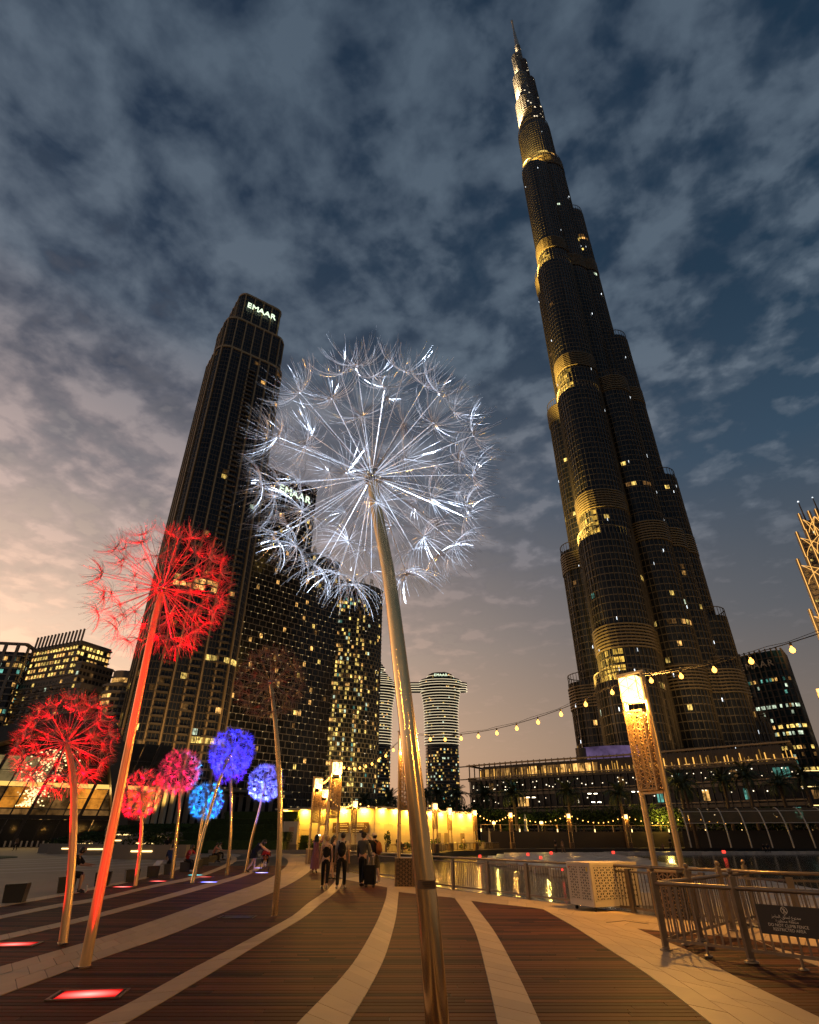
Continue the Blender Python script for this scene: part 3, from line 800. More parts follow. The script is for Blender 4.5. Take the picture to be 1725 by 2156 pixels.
plank.add([(-.5, -.0665, 0), (.5, -.0665, 0), (.5, .0665, 0), (-.5, .0665, 0), (-.5, -.0665, .007), (.5, -.0665, .007), (.5, .0665, .007), (-.5, .0665, .007),
           (-.5, -.0605, .009), (.5, -.0605, .009), (.5, .0605, .009), (-.5, .0605, .009)],
          [(0, 1, 5, 4), (2, 3, 7, 6), (4, 5, 9, 8), (6, 7, 11, 10), (8, 9, 10, 11), (1, 2, 6, 5), (3, 0, 4, 7)])
plank = plank.mesh('plank', M['wood'])
rs = random.Random(2); items = []; y = 1.2; r_ = 0
while y < 44:
    for a, b in xspans(dk, y):
        a = max(a, -.80 * y - 5); b = min(b, .80 * y + 5)
        x = a - rs.uniform(0, 3)
        while x < b:
            L = rs.uniform(3.0, 4.2); x0, x1 = max(a, x), min(b, x + L - .006)
            if x1 - x0 > .05: items.append((y, plank, TRS(((x0 + x1) / 2, y, -.009 + rs.uniform(-.0006, .0006)), 0, (x1 - x0, 1, 1))))
            x += L
    y += .145; r_ += 1
def vis(it):
    c = it[2].translation; h = it[2].to_scale().x / 2
    return abs(c.x) - h < .74 * c.y
items.sort(key=lambda it: (not (vis(it) and it[0] > 7.2), it[0]))
pieces(deck, 'plank', [(a, b) for _, a, b in items], 300)

# curved stone bands
def band(name, L, R, across, length, parent_mat=None, z=0.0, cap=0, mk='stone', bond=True):
    Lg = [gp(*p) for p in L]; Rg = [gp(*p) for p in R]
    if Lg[-1].y < 7.5:
        for G in (Lg, Rg): G.append(G[-1] + (G[-1] - G[-2]).normalized() * min(5.0, G[-1].y - 1.5))
    mid = [(a + b) / 2 for a, b in zip(spline(Lg, n=40), spline(Rg, n=40))]
    tot = sum((b - a).length for a, b in zip(mid, mid[1:])); N = max(2, int(tot / length))
    sub = 2; A = spline(Lg, n=N * sub + 1); B = spline(Rg, n=N * sub + 1)
    mb = MB()
    for i in range(N * sub): mb.add([(p.x, p.y, z + .002) for p in (A[i], B[i], B[i + 1], A[i + 1])], [(0, 1, 2, 3)])
    o = tag(mb.build(name, M['black']), kind='structure')
    its = []
    for j in range(across):
        w = (B[0] - A[0]).length / across; g = .005
        off = (j % 2) * (1 if bond else 0)
        i = -off
        while i < N * sub:
            i0, i1 = max(i, 0), min(i + sub, N * sub); i += sub
            if i1 <= i0: continue
            q = []
            for k in range(i0, i1 + 1): q.append(A[k].lerp(B[k], j / across))
            r2 = [A[k].lerp(B[k], (j + 1) / across) for k in range(i0, i1 + 1)]
            c = (q[0] + q[-1] + r2[0] + r2[-1]) / 4
            def sh(p, d): v = (c - p); l = v.length; return p + v * (d * 1.5 / l)
            zt = z + .010 + random.uniform(-.0012, .0012)
            top = [sh(p, g) for p in q] + [sh(p, g) for p in reversed(r2)]
            k = len(top)
            vs = [(p.x - c.x, p.y - c.y, .001 + z) for p in top] + [(p.x - c.x, p.y - c.y, zt) for p in top]
            its.append((c, vs, [(a, (a + 1) % k, k + (a + 1) % k, k + a) for a in range(k)] + [tuple(range(k, 2 * k))]))
    return o, its
band_defs = {
 'A': ([(1140, 1912.5), (1212, 1954), (1284, 2001), (1356, 2047.5), (1428, 2101.5), (1496, 2155.5), (1585, 2225)], [(1338, 1954), (1392, 1979), (1446, 2001), (1529, 2047), (1608, 2087), (1725, 2143), (1860, 2205)], 4, .95),
 'B': ([(956, 1889), (981, 1925.7), (1002, 1966), (1024, 2050), (1047, 2156), (1058, 2225)], [(992, 1897), (1015, 1926), (1044, 1966), (1090, 2050), (1139, 2156), (1168, 2225)], 1, .42),
 'C': ([(816, 1867), (813, 1890), (798, 1932), (762, 2000), (718, 2060), (625, 2156), (560, 2225)], [(840, 1876.6), (838, 1897), (834, 1932), (816, 2000), (790, 2060), (735, 2156), (690, 2225)], 1, .42),
 'D': ([(707, 1854), (688, 1875), (649, 1902), (611, 1932), (504, 1989), (396, 2045), (288, 2104.5), (185, 2156), (60, 2215)], [(722, 1851), (714, 1872), (675, 1904), (640, 1932), (560, 1980), (468, 2036), (360, 2101), (266, 2156), (160, 2218)], 1, .42),
 'E': ([(560, 1797.5), (590, 1801), (604, 1809), (606, 1818), (588.6, 1836.6), (547, 1859), (483, 1882), (324, 1939), (201.6, 1978.5), (90, 2011), (-40, 2048)], [(600, 1796), (640, 1804), (664, 1820), (650, 1836), (627, 1852.6), (588, 1873), (547, 1891), (468, 1923), (360, 1968), (216, 2018), (-40, 2113)], 3, .62),
 'F': ([(480, 1795.5), (520, 1797), (548, 1804), (552, 1813), (536, 1828), (500, 1843), (432, 1861.5), (324, 1892), (216, 1921), (130, 1942), (-30, 1977)], [(490, 1794.5), (532, 1796), (560, 1803), (565, 1813), (547, 1830), (510, 1847), (432, 1870.5), (324, 1901), (216, 1930), (130, 1951.5), (-30, 1988.5)], 1, .6),
 'G': ([(430, 1795.2), (461, 1798), (484, 1805), (486, 1811), (470, 1822), (430, 1838), (396, 1848), (324, 1863), (216, 1888), (108, 1906.5), (-30, 1934.5)], [(440, 1794), (475, 1797), (496, 1804.5), (498, 1811.5), (480, 1824), (440, 1840.5), (400, 1853.5), (324, 1868.5), (216, 1895), (108, 1914), (-30, 1941)], 1, .6),
 'H': ([(1560, 1968), (1640, 1998), (1725, 2020), (1800, 2040)], [(1600, 1982), (1660, 2012), (1725, 2036), (1790, 2055)], 1, .5),
 'K': ([(1900, 2012), (1725, 1994), (1600, 1980), (1480, 1968), (1338, 1955), (1250, 1939), (1140, 1914), (1023, 1901), (956, 1891), (840, 1878), (816, 1869), (722, 1851)], [(1900, 1992), (1725, 1972), (1590, 1955), (1490, 1943), (1390, 1932.5), (1300, 1919), (1190, 1905), (1060, 1888), (990, 1879), (925, 1871), (830, 1853), (790, 1840)], 2, .7),
 'L': ([(-20, 1906), (29, 1898), (115, 1884), (198, 1868), (306, 1846), (370, 1828), (420, 1806)], [(-20, 1914), (29, 1905), (115, 1890), (198, 1873), (306, 1850), (378, 1830), (432, 1807)], 1, .7)}
allt = []
for k, (L, R, ac, ln) in band_defs.items():
    o, its = band('paving_band', L, R, ac, ln, z=0.0 if k not in ('E', 'K') else (.0005 if k == 'E' else -.0045))
    for c, vs, fs in its: allt.append((c, vs, fs, o))
score = lambda it: (abs(it[0].x) > .76 * it[0].y or it[0].y < 7.0, it[0].length)
allt.sort(key=score)
rest = {}
for i, (c, vs, fs, o) in enumerate(allt):
    if i < 300:
        me = bpy.data.meshes.new('paving_stone'); me.from_pydata(vs, [], fs); me.materials.append(M['stone'])
        obj('paving_stone', me, o, (c.x, c.y, 0))
    else:
        mb = rest.setdefault(o.name, (o, MB()))[1]; mb.add([(x + c.x, y + c.y, z) for x, y, z in vs], fs)
for o, mb in rest.values(): mb.build('far_paving_stones', M['stone'], o, kind='stuff')

# plaza to the left: pale rings round a lawn
pc = Vector((-46, 60))
pz = [p for p in [gp(*q).to_2d() for q in ((-300, 1962), (-20, 1905.5), (29, 1897.5), (115, 1883.5), (198, 1867.5), (306, 1845.5), (370, 1827.5), (420, 1805.5))]]
plz = pz + [Vector((-18, 78)), Vector((-18, 150)), Vector((-220, 150)), Vector((-220, 10))]
tag(MB().prism(plz, -.03, -.006).build('plaza', M['plaza']), kind='structure')
for r0, wd in ((13, 1.3), (17, .8), (20.5, 1.2), (24.5, .7), (28, 1.3), (32, .7)):
    a0, a1 = -1.45, .75; N = 60; mb = MB()
    for i in range(N):
        q = []
        for a, r in ((a0 + (a1 - a0) * i / N, r0), (a0 + (a1 - a0) * i / N, r0 + wd), (a0 + (a1 - a0) * (i + 1) / N, r0 + wd), (a0 + (a1 - a0) * (i + 1) / N, r0)):
            q.append((pc.x + r * 1.0 * cos(a), pc.y + r * 1.15 * sin(a), -.001))
        if all(p[0] < -11.6 - (20 if p[1] < 16 else 0) for p in q): mb.add(q, [(0, 1, 2, 3)])
    tag(mb.build('plaza_ring', M['plaza_ring']), kind='structure')
mb = MB().prism([(pc.x + 9 * cos(t * pi / 16), pc.y + 8 * sin(t * pi / 16)) for t in range(32)], -.006, .05); tag(mb.build('lawn', M['lawn']), kind='structure')

# ------------------------------------------------------------------ lakeside railing
def railing(name, label, path, post_sp, h=.98, cap=300, post_w=.13, bars=True, top_r=.035, base_z=0.0, bar_sp=.115, mk='rail_metal'):
    t = thing(name, label, 'railing', (path[0].x, path[0].y, base_z)); o0 = t.location.copy()
    P = [Vector((p.x, p.y, base_z)) - o0 for p in path]
    fine = spline(P, step=bar_sp)
    MB().tube([p + Vector((0, 0, h)) for p in fine[::6]] + [fine[-1] + Vector((0, 0, h))], top_r, 8).build('handrail', M[mk], t, smooth=True)
    for nm, zr, w_, h_ in (('bottom_rail', .10, .035, .05), ('upper_rail', h - .12, .03, .04)):
        mb = MB()
        for a, b in zip(fine[::6], fine[6::6]): mb.bar(a + Vector((0, 0, zr)), b + Vector((0, 0, zr)), w_, h_)
        mb.build(nm, M[mk], t)
    kp = int(round(post_sp / bar_sp)); its = []; ps = []
    bar_me = MB().box((0, 0, h / 2 - .01), (.016, .016, h - .24)).mesh('baluster', M[mk])
    post_me = MB().box((0, 0, h / 2 - .03), (post_w, post_w * .6, h - .06)).mesh('post', M[mk])
    for i, p in enumerate(fine):
        d = fine[min(i + 1, len(fine) - 1)] - fine[max(i - 1, 0)]; rz = atan2(d.y, d.x)
        if i % kp == 0: ps.append((post_me, TRS(p, rz)))
        elif bars: its.append((bar_me, TRS(p, rz)))
    pieces(t, 'post', ps); 
    if its:
        its.sort(key=lambda it: (it[1].translation + o0).length); pieces(t, 'baluster', its, cap)
    return t
near_rail = [Vector((17, 9.0, 0)), Vector((13, 11.05, 0))] + [gp(*p) + Vector((-.03, -.12, 0)) for p in edge_px] + [Vector((-3.6, 36.4, 0)), Vector((-6.1, 47, 0)), Vector((-7.2, 58, 0)), Vector((-6.6, 68, 0)), Vector((-3.6, 76, 0))]
railing('lakeside_railing', 'dark metal lakeside railing with slim vertical bars curving along the deck', near_rail, 2.05)
railing('lakeside_railing', 'distant low railing on the terrace before the bright yellow wall', [Vector((-2.8, 76.6, 0)), Vector((3.0, 81.6, 0)), Vector((6.0, 94.4, 0)), Vector((10.4, 103, 0)), Vector((15, 109, 0))], 2.4, bar_sp=.2, cap=120)

# ------------------------------------------------------------------ steel dandelions
def fyp(x, y, Yd):
    r = ray(x, y); t = Yd / r[1]; return Vector((r[0] * t, Yd, CAM_H + r[2] * t))
M['filament'] = mat('filament', (.80, .78, .76), .26, .7, var=.05, scale=3)
M['filament_tint'] = mat('filament_tint', (.30, .29, .28), .34, .25, var=.05, scale=3)
M['filament_dull'] = mat('filament_dull', (.30, .24, .18), .5, .5, var=.1, scale=3)
M['pole'] = mat('pole', (.80, .54, .25), .17, .97, var=.02, scale=2, stretch=(6, 6, .3), dirt=((.45, .32, .18), 1.2, .3))  # gold of the surrounding lights is put into the steel's base colour
M['pole_satin'] = mat('pole_satin', (.74, .48, .24), .36, .7, var=.03, scale=2, stretch=(6, 6, .3))  # same gold light tinted into the rougher steel
def tuft_mesh(seed, R, rad, K, m):
    rs = random.Random(seed); mb = MB()
    for k in range(K):
        az = 2 * pi * (k + rs.uniform(-.4, .4)) / K * 3.0
        th0 = radians(rs.choice([102, 97, 93, 89, 84, 64]) + rs.uniform(-7, 7)); L = R * rs.uniform(.25, .33)
        p = Vector((0, 0, 0)); pts = [p.copy()]; n_ = 5
        for i in range(n_):
            th = th0 * (1 - .72 * (i + .5) / n_)
            p = p + Vector((sin(th) * cos(az), sin(th) * sin(az), cos(th))) * (L / n_); pts.append(p.copy())
        mb.tube(pts, [rad * (1 - .55 * i / n_) for i in range(n_ + 1)], 3, False)
    mb.ball((0, 0, 0), R * .013, 6, 4)
    return mb.mesh('tuft', m)
def dandelion(label, pole_px, Y0, Y1, Rpx, seeds, rb, rt, fil, color=None, power=0, light_px=None, K=36, fm='filament', dense=1.0, spot_extra=None):
    N = len(pole_px); base = gp(*pole_px[0]); 
    pts = [base] + [fyp(x, y, Y0 + (Y1 - Y0) * i / (N - 1)) for i, (x, y) in enumerate(pole_px) if i]
    pts = [p - base for p in pts]
    head = pts[-1]; hw = head + base
    cz = hw.y * _c + (hw.z - CAM_H) * _s; R = Rpx / FPX * cz
    t = thing('dandelion_sculpture', label, 'sculpture', base)
    sp = spline(pts, n=22)
    MB().tube(sp, [rb + (rt - rb) * i / 21 for i in range(22)], 20).build('pole', M['pole' if not spot_extra else 'pole_satin'], t, smooth=True)
    MB().lathe([(rb * 1.25, 0), (rb * 1.25, .012), (rb, .014)], 20, (0, 0, .01)).build('base_collar', M['steel'], t)
    hr = R * .062
    hub = MB().lathe([(hr * .4, -hr * 1.2), (hr * .9, -hr * .8), (hr, -hr * .2), (hr * 1.05, 0), (hr, hr * .3), (hr * .8, hr * .8), (hr * .3, hr)], 16, head).build('hub', M['steel'], t, smooth=True)
    cl = MB()
    for k in range(16): a = 2 * pi * k / 16; cl.ball(head + Vector((cos(a), sin(a), 0)) * hr * 1.05, hr * .16, 6, 4)
    cl.build('rivets', M['bronze'], hub, kind='stuff')
    fil_m = M[fm]; stem_L = .80 * R
    stem = MB().tube([(0, 0, hr * .7), (0, 0, stem_L)], [R * .0042 + fil * .4, R * .0028 + fil * .3], 6).mesh('stem', fil_m)
    tufts = [tuft_mesh(17 * s_ + int(R * 100), R, fil, K, fil_m) for s_ in range(4)]
    rs = random.Random(int(R * 1000)); g = pi * (3 - sqrt(5)); pd = (pts[-2] - head).normalized()
    for i in range(seeds):
        z = 1 - 2 * (i + .5) / seeds; rr = sqrt(1 - z * z); a = g * i
        d = Vector((rr * cos(a) + rs.uniform(-.06, .06), rr * sin(a) + rs.uniform(-.06, .06), z + rs.uniform(-.06, .06))).normalized()
        if d.dot(pd) > .975: continue
        q = d.to_track_quat('Z', 'Y').to_matrix().to_4x4() @ Matrix.Rotation(rs.uniform(0, 6.28), 4, 'Z')
        s_ = obj('stem', stem, t, mtx=Matrix.Translation(head) @ q @ Matrix.Diagonal((1, 1, rs.uniform(.95, 1.05), 1)))
        obj('tuft', tufts[i % 4], s_, mtx=Matrix.Translation((0, 0, stem_L)))
    if power:
        lp = gp(*light_px) if light_px else base + Vector((.3, -.8, 0))
        light('uplight', 'SPOT', lp - base + Vector((0, 0, .12)), power, color, t, .08, head, 2 * math.degrees(math.atan(R * 1.02 / (hw - lp).length)), .25)
        if spot_extra:
            light('pole_uplight', 'SPOT', lp - base + Vector((0, 0, .10)), power * spot_extra, color, t, .05, sp[8], 80, .9)
    return t, R, hw
RED, BLUE, CYAN, MAG, LBL = (1, .0, .006), (.010, .014, 1), (.0, .22, .9), (1, .0, .075), (.075, .10, 1)
dandelion('giant silver white dandelion sculpture on a thick tapering steel pole', [(925, 2200), (905, 1950), (880, 1720), (850, 1460), (820, 1220), (795, 1085), (783, 1003)], 6.73, 6.75, 279, 66, .112, .078, .0027, (.60, .74, 1), 6500, (700, 2290), K=34)
dandelion('tall red lit dandelion sculpture on orange glowing pole, second largest', [(178, 2037), (215, 1850), (262, 1620), (300, 1430), (328, 1292), (342, 1238)], 10.19, 10.25, 150, 62, .078, .056, .0032, RED, 15000, (205, 2088), K=28, fm='filament_tint', spot_extra=.06)
dandelion('red lit dandelion sculpture at far left before the curved hall', [(132, 1988), (149, 1850), (156, 1700), (152, 1620), (140, 1564)], 12.22, 12.3, 108, 58, .075, .055, .0034, RED, 8500, (30, 1990), K=28, fm='filament_tint', spot_extra=.03)
dandelion('unlit brown dandelion sculpture against the brick patterned tower', [(578, 1930), (588, 1800), (590, 1680), (582, 1540), (570, 1437)], 16.18, 16.2, 78, 54, .075, .052, .0034, fm='filament_dull', K=26)
dandelion('small crimson lit dandelion sculpture beside the tall red pole', [(285, 1866), (294, 1800), (299, 1740), (297, 1670)], 25.81, 25.85, 48, 56, .075, .055, .0075, (1, .0, .018), 17000, (260, 1867), K=24, fm='filament_tint', spot_extra=.015)
dandelion('small magenta lit dandelion sculpture between the crimson and blue ones', [(362, 1850), (372, 1760), (378, 1700), (378, 1624)], 30.5, 30.5, 46, 54, .08, .055, .0085, MAG, 18000, (333, 1856), K=24, fm='filament_tint')
dandelion('royal blue lit dandelion sculpture on a leaning pole', [(405, 1860), (428, 1760), (462, 1645), (488, 1582)], 27.37, 28.5, 50, 60, .075, .05, .008, BLUE, 60000, (438, 1858), K=24, fm='filament_tint')
dandelion('cyan lit dandelion sculpture hanging lowest, behind the leaning pole', [(410, 1847), (420, 1770), (428, 1720), (435, 1687)], 31.55, 31.6, 38, 52, .085, .055, .009, CYAN, 60000, (409, 1843), K=24, fm='filament_tint')
dandelion('violet dandelion sculpture hidden behind the royal blue one on upright pole', [(478, 1843), (486, 1760), (487, 1700), (486, 1610)], 33.1, 33.1, 40, 48, .085, .055, .009, (.06, .0, .9), 20000, (452, 1846), K=22, fm='filament_tint')
dandelion('pale blue lit dandelion sculpture above the woman and pushchair', [(518, 1838), (530, 1770), (545, 1710), (560, 1647)], 35.3, 35.3, 38, 54, .08, .05, .009, LBL, 60000, (500, 1841), K=24, fm='filament_tint')

# flush floor lights
def floor_light(label, px, col, strength, w=.78, d=.46, rz=0.0):
    p = gp(*px); t = thing('floor_light', label, 'floor light', p, rz, 'coloured floor lights')
    fr = MB()
    for a, b, sx, sy in ((0, -d / 2, w, .03), (0, d / 2, w, .03), (-w / 2, 0, .03, d + .03), (w / 2, 0, .03, d + .03)): fr.box((a, b, .012), (sx, sy, .012))
    fr.build('frame', M['fence_metal'], t)
    key = 'fl_%.2f_%.2f_%.2f_%.1f' % (*col, strength)
    if strength:
        if key not in M:
            m, n = new_mat(key); tc = n('ShaderNodeTexCoord').outputs['Object']
            ln = n('ShaderNodeVectorMath', {0: n('ShaderNodeMapping', {'Vector': tc, 'Scale': (1 / (w * .62), 1 / (d * .62), 0)}).outputs[0]}, operation='LENGTH').outputs['Value']
            st = n.ramp(ln, [(0.0, (1, 1, 1)), (.55, (.45, .45, .45)), (1, (.14, .14, .14))])
            wh = n.ramp(ln, [(0, (min(1, col[0] + .30), min(1, col[1] + .26), min(1, col[2] + .22))), (.8, col)])
            e_ = n('ShaderNodeEmission', {'Color': wh, 'Strength': n.math('MULTIPLY', st, strength)})
            m.node_tree.links.new(e_.outputs[0], n('ShaderNodeOutputMaterial').inputs[0]); M[key] = m
        mm = M[key]
    else: mm = M['black']
    MB().box((0, 0, .009), (w * .84, d - .03, .008)).build('lens', mm, t)
    for s_ in (-1, 1):
        mb = MB()
        for k in range(8): mb.box((s_ * w * .455, -d / 2 + .04 + k * (d - .08) / 7, .013), (.03, .025, .006))
        mb.build('vent', M['black'], t, kind='stuff')
    return t
floor_light('large glowing red floor light by the tall orange pole', (187, 2096), (1, .02, .015), 3.0, rz=.16)
floor_light('glowing red floor light cut by the left picture edge', (28, 1990), (1, .02, .015), 2.4, rz=.12)
floor_light('small red floor light by the crimson dandelion pole', (258, 1868), (1, .02, .015), 5.0)
floor_light('small red floor light left of the magenta dandelion pole', (333, 1856), (1, .02, .015), 5.0)
floor_light('cyan green floor light at the cyan pole foot', (411, 1843), (.05, .9, 1), 5.0)
floor_light('blue white floor light right of the leaning pole', (440, 1858), (.12, .14, 1), 9.0)
floor_light('faint red floor light behind the leaning pole', (430, 1847), (1, .03, .02), 3.0)
floor_light('bright violet white floor light under the pushchair', (551, 1838), (.30, .26, 1), 10.0)
floor_light('violet white floor light behind the bending woman', (546, 1828), (.30, .26, 1), 7.0)
floor_light('unlit floor light beside the brown dandelion pole', (500, 1932), (0, 0, 0), 0)
# maker's plate strapped to the big pole
p = fyp(899, 1863, 6.60)
t = thing('name_plate', 'small brown metal plate on the giant dandelion pole', 'plate', p)
pm_ = MB()
for k in range(9):
    a0 = -pi / 2 - .85 + 1.7 * k / 9; a1 = -pi / 2 - .85 + 1.7 * (k + 1) / 9; r = .116; o_ = Vector((-.002, .112, 0))
    q = [(r * cos(a) + o_.x, r * sin(a) + o_.y, z) for z in (-.035, .035) for a in (a0, a1)]
    pm_.add([q[0], q[1], q[3], q[2]], [(0, 1, 2, 3)])
pm_.build('plate', mat('plate', (.10, .06, .035), .5, .4), t)
mb = MB()
for k, z in enumerate((.018, .004, -.010)): mb.box((0, -.0068, z), (.10 - .02 * k, .002, .006))
mb.build('engraving', M['black'], t, kind='stuff')

# ------------------------------------------------------------------ lattice lamps and string lights
def lattice(mb, w, h, s, bw, bt, place, dirs=(pi / 2, pi / 6, -pi / 6), frame=True, every=1):
    """bars of a triangular lattice clipped to w x h; place(x, y, depth) -> 3-D"""
    def seg(x0, y0, x1, y1, wd):
        d = Vector((x1 - x0, y1 - y0)); L = d.length
        if L < .02: return
        d /= L; nn = Vector((-d.y, d.x)) * wd / 2
        c = [(x0 + nn.x, y0 + nn.y), (x0 - nn.x, y0 - nn.y), (x1 - nn.x, y1 - nn.y), (x1 + nn.x, y1 + nn.y)]
        mb.add([place(a, b, 0) for a, b in c] + [place(a, b, bt) for a, b in c], [(0, 1, 2, 3), (7, 6, 5, 4), (0, 4, 5, 1), (1, 5, 6, 2), (2, 6, 7, 3), (3, 7, 4, 0)])
    for a in dirs:
        d = Vector((cos(a), sin(a))); nn = Vector((-d.y, d.x)); D = hypot(w, h)
        k = int(D / s) + 1
        for i in range(-k, k + 1):
            o = nn * (i * s); t0, t1 = -1e9, 1e9; ok = True
            for ax, lim in ((0, w / 2), (1, h / 2)):
                if abs(d[ax]) < 1e-9:
                    if abs(o[ax]) > lim: ok = False
                    continue
                ta, tb = (-lim - o[ax]) / d[ax], (lim - o[ax]) / d[ax]
                t0 = max(t0, min(ta, tb)); t1 = min(t1, max(ta, tb))
            if ok and t1 > t0: seg(*(o + d * t0), *(o + d * t1), bw)
    if frame:
        for x0, y0, x1, y1 in ((-w / 2, -h / 2, w / 2, -h / 2), (w / 2, -h / 2, w / 2, h / 2), (w / 2, h / 2, -w / 2, h / 2), (-w / 2, h / 2, -w / 2, -h / 2)): seg(x0, y0, x1, y1, bw * 1.8)
def lattice_face(w, h, s, bw, bt, c, ang):
    mb = MB(); ca, sa = cos(ang), sin(ang)
    lattice(mb, w, h, s, bw, bt, lambda x, y, dd: (c[0] + x * ca + (dd) * sa, c[1] + x * sa - dd * ca, c[2] + y))
    return mb
M['lamp_gold'] = mat('lamp_gold', (.50, .36, .19), .30, .85, var=.12, scale=4)
M['lattice'] = mat('lattice', (.34, .22, .11), .42, .7, var=.15, scale=4)
lamp_mesh = {}
def lamp_parts():
    L = []
    for s_ in (-1, 1): L.append(('leg', MB().tube([(s_ * .34, 0, 0), (s_ * .34, 0, 5.6)], .072, 14).mesh('leg', M['lamp_gold'], True)))
    L.append(('cross_bar', MB().box((0, 0, 5.62), (.84, .15, .05)).mesh('cross_bar', M['lamp_gold'])))
    L.append(('lower_bar', MB().box((0, 0, 2.60), (.56, .12, .05)).mesh('lower_bar', M['lamp_gold'])))
    for k in range(4):
        a = k * pi / 2; c = (sin(a) * .255, -cos(a) * .255, 3.62)
        L.append(('lattice_screen', lattice_face(.51, 1.92, .15, .020, .012, c, a).mesh('lattice_screen', M['lattice'])))
    for k in range(4):
        a = k * pi / 2 + pi / 4
        L.append(('corner_post', MB().box((cos(a) * .36, sin(a) * .36, 3.62), (.03, .03, 1.94)).mesh('corner_post', M['lamp_gold'])))
    lan = MB().box((0, 0, 5.18), (.50, .50, .62)).mesh('lantern', M['lantern'])
    L.append(('lantern', lan))
    for k in range(4):
        a = k * pi / 2; c = (sin(a) * .262, -cos(a) * .262, 5.18); mb = MB(); ca, sa = cos(a), sin(a)
        lattice(mb, .52, .64, .26, .013, .004, lambda x, y, dd: (c[0] + x * ca + dd * sa, c[1] + x * sa - dd * ca, c[2] + y))
        L.append(('tracery', mb.mesh('tracery', M['lamp_gold'])))
    for k in range(4):
        a = k * pi / 2; c = (sin(a) * .34, -cos(a) * .34, .46)
        L.append(('base_screen', lattice_face(.70, .90, .12, .02, .012, c, a).mesh('base_screen', M['lattice'])))
    L.append(('base_box', MB().box((0, 0, .46), (.60, .60, .90)).mesh('base_box', M['dark_metal'])))
    L.append(('base_top', MB().box((0, 0, .93), (.74, .74, .04)).mesh('base_top', M['lamp_gold'])))
    return L
LP = lamp_parts()
WARM = (1, .47, .085)
def lamp(label, p, rz, power, base=True, h=1.0):
    t = thing('street_lamp', label, 'street lamp', p, rz, 'lattice street lamps round the lake')
    scr = None
    for nm, me in LP:
        if not base and nm.startswith('base'): continue
        par = t
        o = obj(nm, me, t)
        if nm == 'lantern': lant = o
        if nm == 'tracery': o.parent = lant
    if power:
        light('lamp_bulb', 'POINT', (0, -.42, 4.86), power * .5, WARM, t, .12); light('lamp_bulb', 'POINT', (0, .42, 4.86), power * .5, WARM, t, .12)
    return t
lamps = [((6.25, 15.95), radians(-50), 2200, 'tall lattice lamp nearest the viewer, with big glowing cube lantern'),
         ((-.1, 25.8), radians(-20), 800, 'lattice lamp mostly hidden behind the giant dandelion pole'),
         ((-4.35, 36.3), radians(40), 900, 'lattice lamp rising above the man with the black backpack'),
         ((-6.95, 47.0), radians(40), 900, 'lattice lamp left of the pair of lamps by the wall'),
         ((-7.9, 58.0), radians(42), 500, 'lattice lamp with lower lantern right behind another by the wall'),
         ((-6.7, 76.9), radians(44), 400, 'lattice lamp in front of the wall signs'),
         ((3.3, 82.3), radians(40), 400, 'first lattice lamp right of the giant pole on the far terrace'),
         ((6.0, 95.3), radians(40), 400, 'second lattice lamp right of the giant pole on the far terrace'),
         ((10.6, 103.6), radians(35), 400, 'lattice lamp at the right end of the yellow wall'),
         ((18.0, 113.4), radians(20), 400, 'lattice lamp on the far shore before the dark hedge'),
         ((29.5, 118), radians(10), 400, 'far shore lattice lamp left of the near lamp legs'),
         ((41.7, 122.6), radians(5), 400, 'far shore lattice lamp just left of the near lattice screen'),
         ((54.5, 125), radians(0), 400, 'far shore lattice lamp at the left end of the vaulted walkway'),
         ((73.5, 127.5), radians(0), 400, 'far shore lattice lamp in front of the vaulted walkway'),
         ((9.7, 8.5), radians(-48), 420, 'lattice lamp out of the picture on the right'),
         ((5.2, -5.5), radians(-30), 900, 'lattice lamp behind the viewer by the railing'), ((-8.0, -4.0), radians(30), 700, 'lattice lamp behind the viewer on the plaza side')]
for (xy, rz, pw, lab) in lamps: lamp(lab, (*xy, 0), rz, pw)
bulb_me = MB().lathe([(.018, .055), (.02, .03), (.052, -.01), (.058, -.045), (.04, -.085), (.008, -.10)], 10).mesh('bulb', M['bulb'], True)
cap_me = MB().lathe([(.02, .05), (.028, .055), (.028, .12), (.012, .14)], 8).mesh('socket', M['black'])
bulb_fm = MB().ball((0, 0, -.03), .085, 8, 5).mesh('bulb', M['bulb_far'])
def string(label, a, b, sag, n, far=False):
    a, b = Vector(a), Vector(b)
    t = thing('string_light', label, 'string lights', a, 0, 'warm bulb strings between the lamps')
    f = lambda s_: a.lerp(b, s_) - a - Vector((0, 0, 4 * sag * s_ * (1 - s_)))
    MB().tube([f(i / 20) for i in range(21)], .011 if not far else .018, 5).build('wire', M['black'], t)
    MB().tube([f(i / 20) + Vector((0, 0, .05 + .02 * sin(i * 2.1))) for i in range(21)], .006, 4).build('carrier_wire', M['black'], t)
    for i in range(n):
        p = f((i + .7) / (n + .4)) - Vector((0, 0, .12))
        if far: obj('bulb', bulb_fm, t, p)
        else:
            bo = obj('bulb', bulb_me, t, p); obj('socket', cap_me, bo)
LT = [Vector((*l[0], 5.52)) for l in lamps]
string('bulb string climbing right from the nearest lamp', LT[0], LT[14], .30, 8)
string('long bulb string from the nearest lamp to the giant pole', LT[0], LT[1], .58, 11)
string('bulb string from the giant pole to the lamp above the backpack man', LT[1], LT[2], .62, 11)
string('bulb string between the two leftmost wall lamps', LT[2], LT[3], .5, 11)
string('short bulb string between the paired lamps by the wall', LT[3], LT[4], .5, 10, True)
string('bulb string above the left half of the yellow wall', LT[4], LT[5], .9, 14, True)
string('bulb string along the yellow wall top left of the giant pole', LT[5], LT[6], .7, 10, True)
string('bulb string between the first and second far terrace lamps', LT[6], LT[7], .6, 9, True)
